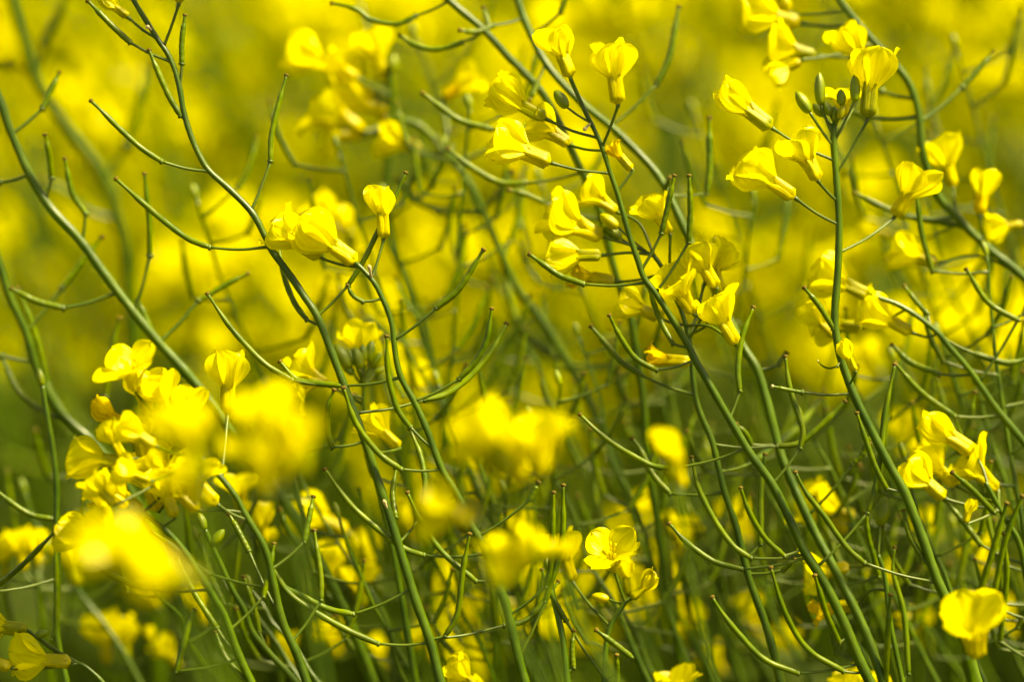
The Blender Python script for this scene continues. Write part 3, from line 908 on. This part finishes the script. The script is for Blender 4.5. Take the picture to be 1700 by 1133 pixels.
# --- bud tuft behind the left stem
C = Plant("small rapeseed raceme with dark green bud tuft and pale flowers behind the left stem",
          [(605, 625), (603, 650), (606, 700), (620, 780), (645, 880), (668, 1000), (690, 1133)], (7, 13), (0.028, 0.03), G_SOFT, seed=31)
for b in ((598, 612, 588, 576), (612, 600, 618, 565), (616, 610, 634, 585), (590, 605, 575, 580), (580, 612, 556, 572), (604, 600, 602, 572), (622, 620, 640, 612), (586, 622, 566, 600)):
    C.bud(*b, attach=(604, 640), w=0.5)
C.flower(600, 610, 598, 540, (604, 645), 'flare', tz=0.4)
C.flower(545, 640, 480, 600, (605, 660), 'flare', roll=0.4, spread=1.2)
C.flower(535, 628, 505, 640, (605, 670), 'open', roll=0.1, L=80)

# --- small open flower low in the middle
W = Plant("dark short rapeseed stem low in the middle with one open four-petalled flower",
          [(1040, 998), (1028, 1016), (1014, 1040), (1006, 1075), (1003, 1133)], (8, 10), (0.006, 0.004), G_SHARP, seed=32)
W.flower(1020, 948, 1008, 898, (1034, 1000), 'open', roll=0.78, L=84, tz=-0.9, spread=0.9)
W.flower(950, 966, 922, 880, (1012, 1040), 'fan', dz=0.01, roll=0.5)
W.flower(1048, 995, 1098, 950, (1038, 1000), 'tight', L=62, pet='sepal', sep='sepal_green')
W.bud(1010, 996, 982, 990, (1036, 1002), 0.55, mat='sepal')
W.flower(1046, 990, 1036, 930, (1036, 1000), 'tight', L=70, sep='sepal_green', dz=0.006)
for p in ([1002, 1125, 940, 1032, 916, 990, 900, 948], [1003, 1133, 1048, 1092, 1020, 1070, 991, 1048], [1004, 1150, 1024, 1133, 1024, 1090]):
    W.pod(p, dz=-0.003)

X = Plant("upright ribbed rapeseed pods and stem at the bottom, left of the open flower",
          [(912, 950), (918, 990), (934, 1060), (942, 1133)], (9, 12), (0.004, 0.0), G_SHARP, seed=33)
X.pod([940, 1120, 952, 1110, 950, 1080, 952, 1050])
X.bud(912, 950, 906, 925, None, 0.5)

# --- thin dark stem by the right raceme with a green bud
S = Plant("thin dark rapeseed stem with a single green bud, left of the lower right flower",
          [(1458, 922), (1469, 959), (1478, 1035), (1498, 1133)], (7, 10), (0.014, 0.012), G_SHARP, seed=34)
S.bud(1461, 872, 1470, 826, (1458, 922), 0.5)
S.bud(1436, 884, 1425, 876, (1462, 930), 0.7)
S.flower(1424, 1004, 1345, 1018, (1474, 978), 'wilt', L=86, pet='petal', sep='sepal', mid=(1445, 982))
S.flower(1410, 942, 1328, 955, (1462, 935), 'flare', L=86, dz=0.012)
S.pod([1478, 1035, 1470, 1140, 1474, 1050, 1478, 990], dz=-0.006)
S.pod([1500, 1140, 1508, 1120, 1501, 1022, 1483, 952, 1485, 911], dz=0.004)

# --- flower at the lower right corner, a little in front of the sharp plane
Z = Plant("large yellow flower facing the camera near the bottom right corner",
          [(1604, 1092), (1610, 1120), (1622, 1180)], (14, 16), (-0.036, -0.03), G_SHARP, seed=35)
Z.flower(1622, 1092, 1604, 1020, None, 'flare', roll=0.45, L=122, tz=-0.55, spread=1.15, stamens=False)

# --- flowers just behind the sharp plane, low in the frame
def sprig(label, d, fl, foot, res=0.5, pods=(), w=(8, 14), kind=None, seed=0, group=None, buds=0):
    """A raceme of a few flowers whose stem runs down from their middle to foot (photo pixels)."""
    cx = sum(f[0] for f in fl) / len(fl)
    cy = sum(f[1] for f in fl) / len(fl)
    pts = [(cx, cy), (cx * 0.75 + foot[0] * 0.25, cy * 0.7 + foot[1] * 0.3), (cx * 0.3 + foot[0] * 0.7, cy * 0.35 + foot[1] * 0.65), foot]
    s = Plant(label, pts, w, d, group, seed=seed + 100)
    for f in fl:
        s.flower(f[0], f[1], f[2], f[3], (cx, cy + 20), f[4] if len(f) > 4 else s.r.choice(['bell', 'fan', 'flare']), res=res, pw=6, sep=s.r.choice(['sepal', 'sepal', 'sepal_green']))
    for b in range(buds):
        a = s.r.uniform(-0.9, 0.9)
        q = s.r.uniform(18, 40)
        s.bud(cx + math.sin(a) * q, cy - math.cos(a) * q, cx + math.sin(a) * (q + 26), cy - math.cos(a) * (q + 26), (cx, cy), 0.5)
    for p in pods:
        s.pod(list(p), w=12, pw=7)
    return s

G_LOW = "soft rapeseed sprigs low in the frame"
sprig("soft yellow flower left of the bottom of the long sharp stem, hanging to the left", (0.07, 0.08), [(578, 885, 484, 836, 'bell')], (680, 1133), seed=1, group=G_LOW)
sprig("soft two-petalled yellow flower low behind the sharp stems, left of centre", (0.06, 0.07), [(600, 1012, 596, 936, 'flare'), (545, 985, 545, 900, 'bell')], (660, 1180), seed=2, group=G_LOW)
sprig("soft yellow flowers beside the stem of the upright flower at lower left", (0.05, 0.06), [(400, 850, 392, 775, 'flare'), (440, 905, 430, 830, 'fan'), (425, 905, 460, 880, 'tight')], (470, 1160), seed=3, group=G_LOW)
sprig("blurred yellow flowers standing at the bottom left, left of the green stems", (0.10, 0.12), [(180, 1105, 165, 1012, 'fan'), (210, 1100, 205, 1020, 'bell'), (255, 1080, 245, 1040, 'tight')], (230, 1240), seed=4, group=G_LOW)
sprig("blurred pale yellow flowers at the left edge below the bowed pod", (0.08, 0.09), [(40, 950, 30, 872, 'fan'), (10, 960, 0, 890, 'bell'), (128, 975, 112, 885, 'fan'), (70, 950, 52, 880, 'fan')], (90, 1200), seed=5, group=G_LOW, buds=2)
sprig("yellow flower cut by the bottom edge, left of the middle", (0.02, 0.02), [(800, 1150, 742, 1102, 'bell'), (830, 1190, 770, 1135, 'fan')], (880, 1300), res=1, seed=6, group=G_LOW)
sprig("yellow flower cut by the bottom edge, right of the middle", (0.02, 0.02), [(1135, 1185, 1118, 1108, 'flare'), (1180, 1210, 1160, 1140, 'fan')], (1220, 1350), res=1, seed=7, group=G_LOW)
sprig("soft round yellow flower behind the pods, low right of the middle", (0.09, 0.10), [(1125, 940, 1145, 855, 'bell')], (1190, 1180), seed=8, group=G_LOW)
sprig("soft yellow flowers behind the crossing stems at lower right", (0.06, 0.07), [(1405, 885, 1322, 820, 'flare'), (1420, 860, 1345, 830, 'bell')], (1500, 1180), seed=9, group=G_LOW)
sprig("yellow flower at the bottom edge under the lower right stems", (0.03, 0.03), [(1430, 1180, 1400, 1105, 'bell'), (1470, 1190, 1450, 1110, 'fan')], (1540, 1320), seed=10, group=G_LOW)
sprig("pale blurred flower behind the two swept flowers left of centre", (0.12, 0.14), [(575, 390, 512, 332, 'fan'), (590, 400, 560, 340, 'tight')], (700, 900), seed=11, group=G_LOW)
sprig("blurred yellow flowers at the bottom, between the two main sharp stems", (0.12, 0.13), [(860, 1010, 780, 980, 'fan'), (800, 1060, 760, 990, 'bell'), (840, 950, 800, 900, 'bell'), (795, 800, 780, 745, 'fan')], (900, 1250), seed=12, group=G_LOW)
sprig("blurred yellow flower between the left stem and its neighbour, mid height", (0.14, 0.15), [(700, 680, 690, 600, 'bell'), (520, 520, 540, 460, 'fan'), (600, 540, 560, 470, 'bell')], (800, 1200), seed=13, group=G_LOW)
sprig("soft yellow flowers right of the sharp right raceme, behind swept flowers", (0.16, 0.18), [(1490, 760, 1500, 680, 'bell'), (1460, 620, 1430, 560, 'fan'), (1560, 790, 1530, 720, 'fan')], (1600, 1200), seed=14, group=G_LOW)

sprig("blurred yellow flower heads low in the middle, left of the bowed dark pod", (0.14, 0.15), [(690, 900, 670, 830, 'fan'), (720, 1100, 690, 1040, 'bell'), (640, 1120, 610, 1060, 'fan')], (760, 1300), seed=15, group=G_LOW)
sprig("blurred yellow flowers behind the short pods below the open flower", (0.15, 0.16), [(900, 1080, 870, 1010, 'fan'), (1010, 1110, 980, 1050, 'bell'), (1080, 1010, 1050, 960, 'fan')], (1040, 1350), seed=16, group=G_LOW)
sprig("blurred yellow flowers under the long bowed pod at lower right", (0.15, 0.17), [(1260, 1060, 1230, 990, 'bell'), (1200, 1120, 1170, 1070, 'fan'), (1540, 1080, 1520, 1010, 'bell')], (1400, 1350), seed=17, group=G_LOW)
sprig("blurred yellow flowers among the green stems at lower left", (0.11, 0.12), [(340, 1040, 320, 970, 'fan'), (260, 1010, 240, 960, 'bell'), (300, 1110, 260, 1060, 'fan'), (480, 1110, 470, 1050, 'bell')], (400, 1350), seed=18, group=G_LOW)

sprig("blurred yellow flowers low behind the two main left stems", (0.17, 0.18), [(560, 1090, 540, 1030, 'fan'), (760, 1010, 730, 950, 'bell'), (620, 960, 590, 890, 'bell'), (880, 900, 850, 850, 'fan')], (800, 1400), seed=19, group=G_LOW)
sprig("blurred yellow flowers between the central stems near the bottom edge", (0.18, 0.19), [(1160, 1080, 1130, 1010, 'fan'), (1330, 1100, 1290, 1040, 'bell'), (1240, 900, 1210, 830, 'fan'), (1080, 880, 1050, 820, 'fan')], (1330, 1400), seed=20, group=G_LOW)
sprig("blurred yellow flowers at the lower right behind the steep pods", (0.16, 0.18), [(1640, 960, 1610, 890, 'fan'), (1560, 900, 1530, 850, 'bell'), (1680, 1060, 1650, 990, 'fan'), (1480, 1000, 1450, 940, 'fan')], (1760, 1400), seed=28, group=G_LOW)

# --- blurred yellow flowers between the camera and the sharp plane
G_FRONT = "strongly blurred flowers in front of the sharp plane"
sprig("large blurred yellow flowers in front, left, beside the upright bell flower", (-0.14, -0.14), [(470, 800, 420, 690, 'flare'), (500, 790, 500, 680, 'bell'), (480, 770, 430, 640, 'fan'), (440, 820, 425, 720, 'bell'), (510, 760, 460, 680, 'open')], (560, 1300), seed=21, group=G_FRONT, w=(10, 18))
sprig("blurred yellow mass in front of the lower left flower cluster", (-0.15, -0.15), [(335, 800, 290, 665, 'bell'), (350, 760, 315, 675, 'fan'), (330, 850, 290, 760, 'fan')], (400, 1350), seed=22, group=G_FRONT, w=(10, 18))
sprig("widest blurred yellow flowers in front at lower left, below the cluster", (-0.165, -0.165), [(310, 950, 185, 905, 'bell'), (335, 965, 215, 955, 'bell'), (290, 935, 175, 895, 'fan'), (235, 925, 120, 905, 'fan')], (430, 1400), seed=23, group=G_FRONT, w=(10, 18))
sprig("blurred upright yellow flowers in front of the centre, between two sharp stems", (-0.10, -0.10), [(850, 790, 790, 670, 'bell'), (900, 790, 890, 680, 'flare'), (860, 810, 860, 700, 'fan'), (920, 760, 925, 700, 'tight'), (830, 790, 770, 720, 'bell')], (960, 1350), seed=24, group=G_FRONT, w=(8, 15))
sprig("blurred yellow flower in front of the sharp stem, below the centre blossom", (-0.105, -0.105), [(800, 850, 690, 850, 'bell'), (780, 870, 700, 810, 'fan')], (1000, 1400), seed=25, group=G_FRONT, w=(7, 14))
sprig("blurred sideways yellow flower in front, low in the middle, pointing right", (-0.095, -0.095), [(920, 918, 800, 940, 'bell'), (945, 915, 850, 900, 'fan'), (900, 925, 960, 905, 'tight')], (1150, 1400), seed=26, group=G_FRONT, w=(7, 14))
sprig("single blurred yellow flower in front, right of the middle at mid height", (-0.075, -0.075), [(1120, 800, 1100, 705, 'tight'), (1132, 812, 1118, 740, 'tight')], (1230, 1400), seed=27, group=G_FRONT, w=(6, 12))

# --- the tangle of thin bare stems low in the frame
rt = random.Random(77)
for i, (x0, y0, x1) in enumerate([(150, 760, 330), (40, 820, 170), (330, 900, 450), (470, 720, 620), (560, 860, 640), (730, 640, 850), (880, 700, 1010), (930, 640, 1080), (1010, 760, 1110), (1090, 640, 1210),
                                  (1150, 860, 1240), (1240, 760, 1390), (1330, 700, 1480), (1400, 840, 1540), (1480, 600, 1640), (1560, 560, 1680), (1590, 880, 1670), (1640, 425, 1700), (760, 900, 800), (250, 960, 330),
                                  (640, 700, 760), (840, 820, 930), (990, 880, 1060), (1060, 900, 1150), (1180, 760, 1290), (1290, 860, 1380), (1350, 960, 1420), (1500, 760, 1590), (1540, 940, 1600), (1620, 640, 1720), (420, 980, 500), (690, 960, 740), (960, 560, 1090), (1420, 640, 1560),
                                  (690, 60, 960), (780, 180, 1040), (900, 300, 1120), (1150, 190, 1380), (560, 250, 800), (1450, 200, 1690), (1590, 80, 1800), (640, 330, 820), (1250, 330, 1500), (330, 330, 520), (1530, 330, 1760)]):
    where = "at upper height" if y0 < 420 else "at lower left" if x0 < 560 else "low in the middle" if x0 < 1130 else "at lower right"
    d = rt.uniform(0.025, 0.10) if y0 > 420 else rt.uniform(0.07, 0.14)
    x1 = x0 + (x1 - x0) * (1.55 if i % 7 else -0.3)
    n = 6
    pts = [(x0 + (x1 - x0) * (t / n) ** rt.uniform(0.9, 1.25) + rt.uniform(-4, 4), y0 + (1150 - y0) * t / n) for t in range(n + 1)]
    f = Plant("thin soft green rapeseed stem with bare bowed pods in the tangle " + where, pts, (5, rt.uniform(8, 11)), (d, d + rt.uniform(-0.01, 0.02)), "thin stems in the tangle " + where, seed=300 + i)
    f.bud(pts[0][0], pts[0][1], pts[0][0] - 8, pts[0][1] - 26, None, 0.4)
    y = y0 + 30
    sd_ = rt.choice((-1, 1))
    while y < 1110:
        px_ = np.interp(y, [p[1] for p in pts], [p[0] for p in pts])
        sd_ = -sd_ if rt.random() < 0.75 else sd_
        a, ln = rt.uniform(50, 95), rt.uniform(90, 170)
        jx, jy = px_ + sd_ * a, y + rt.uniform(-25, 8) - (25 if sd_ > 0 else 0)
        up = rt.uniform(0.55, 0.95)
        f.pod([px_, y, jx, jy, jx + sd_ * ln * 0.30 * (1.2 - up), jy - ln * 0.45 * up, jx + sd_ * ln * 0.55 * (1.15 - up), jy - ln * up], w=10, pw=5)
        y += rt.uniform(45, 95)

# ------------------------------------------------------------------ the crop behind: whole plants with several racemes
nr = np.random.RandomState(42)

def raceme_geo(r, top, lean, nfl, npod, hs=1.0):
    """flowers, sepals, pods and axis of one flowering head; top = tip of axis, lean = its upward direction."""
    pet, sep, pod, axis = MB(), MB(), MB(), MB()
    up = norm(lean)
    side = norm(np.cross(up, [0.3, 1, 0.1]))
    s2 = np.cross(up, side)
    ln = 0.045 + 0.0075 * npod
    axis.tube(spline([top - up * ln + np.array([0.03, 0, -0.01]), top - up * ln * 0.5 + np.array([0.006, 0, 0]), top], 8), np.linspace(0.0011, 0.0006, 8), 5)
    for i in range(nfl):
        a = i * 2.4 + r.uniform(-0.3, 0.3)
        h = r.uniform(0.0, 1.0)
        base_in = top - up * (0.002 + 0.040 * h) * hs
        out = norm(side * math.cos(a) + s2 * math.sin(a) + up * r.uniform(0.15, 0.9) + np.array([-0.35, 0, 0]))
        q = base_in + out * r.uniform(0.012, 0.020) * hs
        sz = 0.0150 * r.uniform(0.85, 1.15)
        ax = norm(out + up * r.uniform(0, 0.5))
        (pv, pf, pu), (sv, sf, su) = lo_flower(r.choice(['bell', 'fan', 'flare', 'flare', 'open']), r.randrange(3))
        fr = frame_of(ax, r.uniform(0, 1.5))
        pet.add((pv * sz) @ fr.T + q, pf, pu)
        sep.add((sv * sz) @ fr.T + q, sf, su)
        axis.tube(np.array([base_in, q]), 0.00035, 3)
    for i in range(npod):
        a = i * 2.4 + r.uniform(-0.4, 0.4)
        h = 0.045 + (ln - 0.05) * i / max(1, npod)
        b = top - up * h + np.array([0.02, 0, 0]) * (h / ln) ** 2
        out = norm(side * math.cos(a) + s2 * math.sin(a) + up * 0.25)
        j = b + out * 0.014
        e = j + norm(out + up * 0.9) * 0.014
        tip = e + norm(out * 0.5 + up) * r.uniform(0.008, 0.022)
        pod.tube(spline([b, j], 3), 0.00038, 4)
        pod.tube(spline([j, e, tip], 6), [0.0006, 0.0009, 0.0009, 0.0008, 0.0005, 0.0004], 5)
    return pet, sep, pod, axis

def leaf_geo(mb, r, p, yaw, ln, droop):
    t = np.linspace(0, 1, 6)
    d = np.array([math.cos(yaw), math.sin(yaw), 0])
    s = np.array([-math.sin(yaw), math.cos(yaw), 0])
    ang = 0.9 - droop * t
    st = ln / 5
    c = p + np.cumsum(np.vstack([[0, 0, 0], (d[None] * np.cos(ang)[:-1, None] + np.array([0, 0, 1.0])[None] * np.sin(ang)[:-1, None]) * st]), axis=0)
    w = ln * 0.16 * np.sin(np.clip(t * 0.93 + 0.07, 0, 1) * math.pi) ** 0.7
    V = np.stack([c - s * w[:, None] + np.array([0, 0, 1]) * w[:, None] * 0.3, c, c + s * w[:, None] + np.array([0, 0, 1]) * w[:, None] * 0.3], 1).reshape(-1, 3)
    mb.add(V, grid_faces(6, 3), None)

def make_proto(seed, height=1.12):
    r = random.Random(seed)
    stem, leaves = MB(), MB()
    heads = []
    topx = -0.16 + r.uniform(-0.05, 0.05)
    main = spline([np.array([0, 0, -0.02]), np.array([0.004, 0.0, 0.35]), np.array([-0.02, r.uniform(-.02, .02), 0.75]), np.array([topx, r.uniform(-0.04, 0.04), height])], 26)
    stem.tube(main, np.linspace(0.0042, 0.0012, 26), 7)
    ends = [(main[-1], norm(main[-1] - main[-4]), r.randint(13, 18), r.randint(12, 18))]
    nb = r.randint(5, 6)
    for b in range(nb):
        i = int(10 + 12 * b / nb)
        a = r.uniform(0, 6.28)
        p0 = main[i]
        e = p0 + np.array([math.cos(a) * r.uniform(0.05, 0.14) - 0.10, math.sin(a) * r.uniform(0.05, 0.14), 0])
        e[2] = height - r.uniform(0.0, 0.17)
        mid = p0 * 0.5 + e * 0.5 + np.array([math.cos(a) * 0.03 + 0.03, math.sin(a) * 0.03, -0.02])
        br = spline([p0, mid, e], 14)
        stem.tube(br, np.linspace(0.0018, 0.0010, 14), 6)
        ends.append((e, norm(br[-1] - br[-3]), r.randint(9, 16), r.randint(8, 14)))
    heads_m = []
    for k, (tp, ln, nf, npd) in enumerate(ends):
        pet, sep, pod, axis = raceme_geo(r, tp, ln + np.array([-0.25, 0, 0.2]), nf, npd)
        for a_, f_, u_ in zip(axis.V, axis.F, axis.UV):
            stem.add(a_, f_ - f_.min(), u_)
        npf = sum(len(f) for f in pet.F)
        for a_, f_, u_ in zip(sep.V, sep.F, sep.UV):
            pet.add(a_, f_ - f_.min(), u_)
        hm = pet.mesh("flower_head", FAR['petal'])
        hm.materials.append(FAR['sepal'])
        idx = np.zeros(len(hm.polygons), np.int32)
        idx[npf:] = 1
        hm.polygons.foreach_set("material_index", idx)
        heads_m.append((hm, pod.mesh("pod_cluster", FAR['pod'])))
    for k in range(34):
        z = r.uniform(0.12, 0.95)
        i = int(np.argmin(abs(main[:, 2] - z)))
        leaf_geo(leaves, r, main[i], r.uniform(0, 6.28), r.uniform(0.10, 0.24) * (1.2 - z), r.uniform(0.8, 2.2))
    return stem.mesh("stem", FAR['stem']), heads_m, leaves.mesh("foliage", FAR['leaf'])

PROTOS = [make_proto(500 + i, 1.10 + 0.02 * (i % 3)) for i in range(7)]

def place(i, x, y, rz, s, label, group):
    st, heads, lv = PROTOS[i]
    root = bpy.data.objects.new("rapeseed_plant", None)
    root.empty_display_size = 0.05
    COL.objects.link(root)
    root.location = (x, y, 0)
    root.rotation_euler = (0, 0, rz)
    root.scale = (1, 1, s)
    root.scale = (s, s, s)
    root["label"] = label
    root["category"] = "plant"
    root["group"] = group
    link("stem", st, root)
    o = link("foliage", lv, root)
    o["kind"] = "stuff"
    for pet, pod in heads:
        h = link("flower_head", pet, root)
        h["kind"] = "stuff"
        q = link("pod_cluster", pod, root)
        q["kind"] = "stuff"

HALF = SENSOR / LENS / 2
def scatter(n, y0, y1, margin, mind, label, group, s0, s1, seed):
    r = random.Random(seed)
    pts = []
    tries = 0
    while len(pts) < n and tries < n * 60:
        tries += 1
        y = y0 + (y1 - y0) * r.random() ** 0.8
        hw = y * HALF + margin
        x = r.uniform(-hw + 0.10, hw + 0.16)
        if all((x - a) ** 2 + (y - b) ** 2 > mind ** 2 for a, b in pts):
            pts.append((x, y))
    for x, y in pts:
        u = x / (y * HALF)
        where = "towards the left side" if u < -0.35 else "towards the right side" if u > 0.35 else "near the middle"
        place(r.randrange(len(PROTOS)), x, y, r.uniform(-0.6, 0.6), r.uniform(s0, s1), label + " " + where, group + " " + where)
    return pts

scatter(80, 1.05, 2.2, 0.22, 0.10, "blurred rapeseed plant with yellow heads in the nearer background rows", "blurred plants in the nearer rows", 0.97, 1.14, 1)
scatter(70, 2.2, 3.5, 0.30, 0.14, "strongly blurred small rapeseed plant in the far background rows", "blurred plants in the far rows", 0.98, 1.12, 2)

# the rest of the field, past counting: one object of instanced heads and stems
def field_stuff():
    r = random.Random(9)
    pts = []
    for _ in range(2400):
        y = 3.5 + 30 * r.random() ** 2.0
        x = r.uniform(-1, 1) * (y * 0.55 + 0.8)
        pts.append((x, y, 0))
    for _ in range(260):
        y = r.uniform(-0.6, 3.5)
        sgn = r.choice((-1, 1))
        x = sgn * (max(y, 0.3) * HALF + 0.62 + 1.4 * r.random())
        pts.append((x, y, 0))
    me = bpy.data.meshes.new("rapeseed_field")
    me.from_pydata(pts, [], [])
    o = link("rapeseed_field", me)
    o["kind"] = "stuff"
    o["label"] = "yellow rapeseed crop stretching away behind and beside the plants"
    o["category"] = "crop"
    # one joined plant as instance source
    parts = []
    st, heads, lv = PROTOS[0]
    src = bpy.data.meshes.new("crop_plant")
    vs, fs, mi, base = [], [], [], 0
    for meh, k in [(st, 0), (lv, 1)] + [(h[0], 2) for h in heads] + [(h[1], 3) for h in heads]:
        nv = len(meh.vertices)
        co = np.empty(nv * 3)
        meh.vertices.foreach_get("co", co)
        vs += co.reshape(-1, 3).tolist()
        for p in meh.polygons:
            fs.append([v + base for v in p.vertices])
            mi.append(k)
        base += nv
    src.from_pydata(vs, [], fs)
    src.polygons.foreach_set("material_index", mi)
    for k in ('stem', 'leaf', 'petal', 'pod'):
        src.materials.append(FAR[k])
    ng = bpy.data.node_groups.new("crop_scatter", 'GeometryNodeTree')
    ng.interface.new_socket("Geometry", in_out='INPUT', socket_type='NodeSocketGeometry')
    ng.interface.new_socket("Geometry", in_out='OUTPUT', socket_type='NodeSocketGeometry')
    gi, go = ng.nodes.new("NodeGroupInput"), ng.nodes.new("NodeGroupOutput")
    oi = ng.nodes.new("GeometryNodeObjectInfo")
    so = bpy.data.objects.new("crop_plant_source", src)
    oi.inputs["Object"].default_value = so
    ip = ng.nodes.new("GeometryNodeInstanceOnPoints")
    rv = ng.nodes.new("FunctionNodeRandomValue")
    rv.data_type = 'FLOAT_VECTOR'
    rv.inputs[0].default_value = (0, 0, -0.7)
    rv.inputs[1].default_value = (0, 0, 0.7)
    rs = ng.nodes.new("FunctionNodeRandomValue")
    rs.data_type = 'FLOAT'
    rs.inputs[2].default_value = 0.9
    rs.inputs[3].default_value = 1.05
    ng.links.new(gi.outputs[0], ip.inputs["Points"])
    ng.links.new(oi.outputs["Geometry"], ip.inputs["Instance"])
    ng.links.new(rv.outputs[0], ip.inputs["Rotation"])
    ng.links.new(rs.outputs[1], ip.inputs["Scale"])
    ng.links.new(ip.outputs[0], go.inputs[0])
    md = o.modifiers.new("scatter", 'NODES')
    md.node_group = ng
field_stuff()
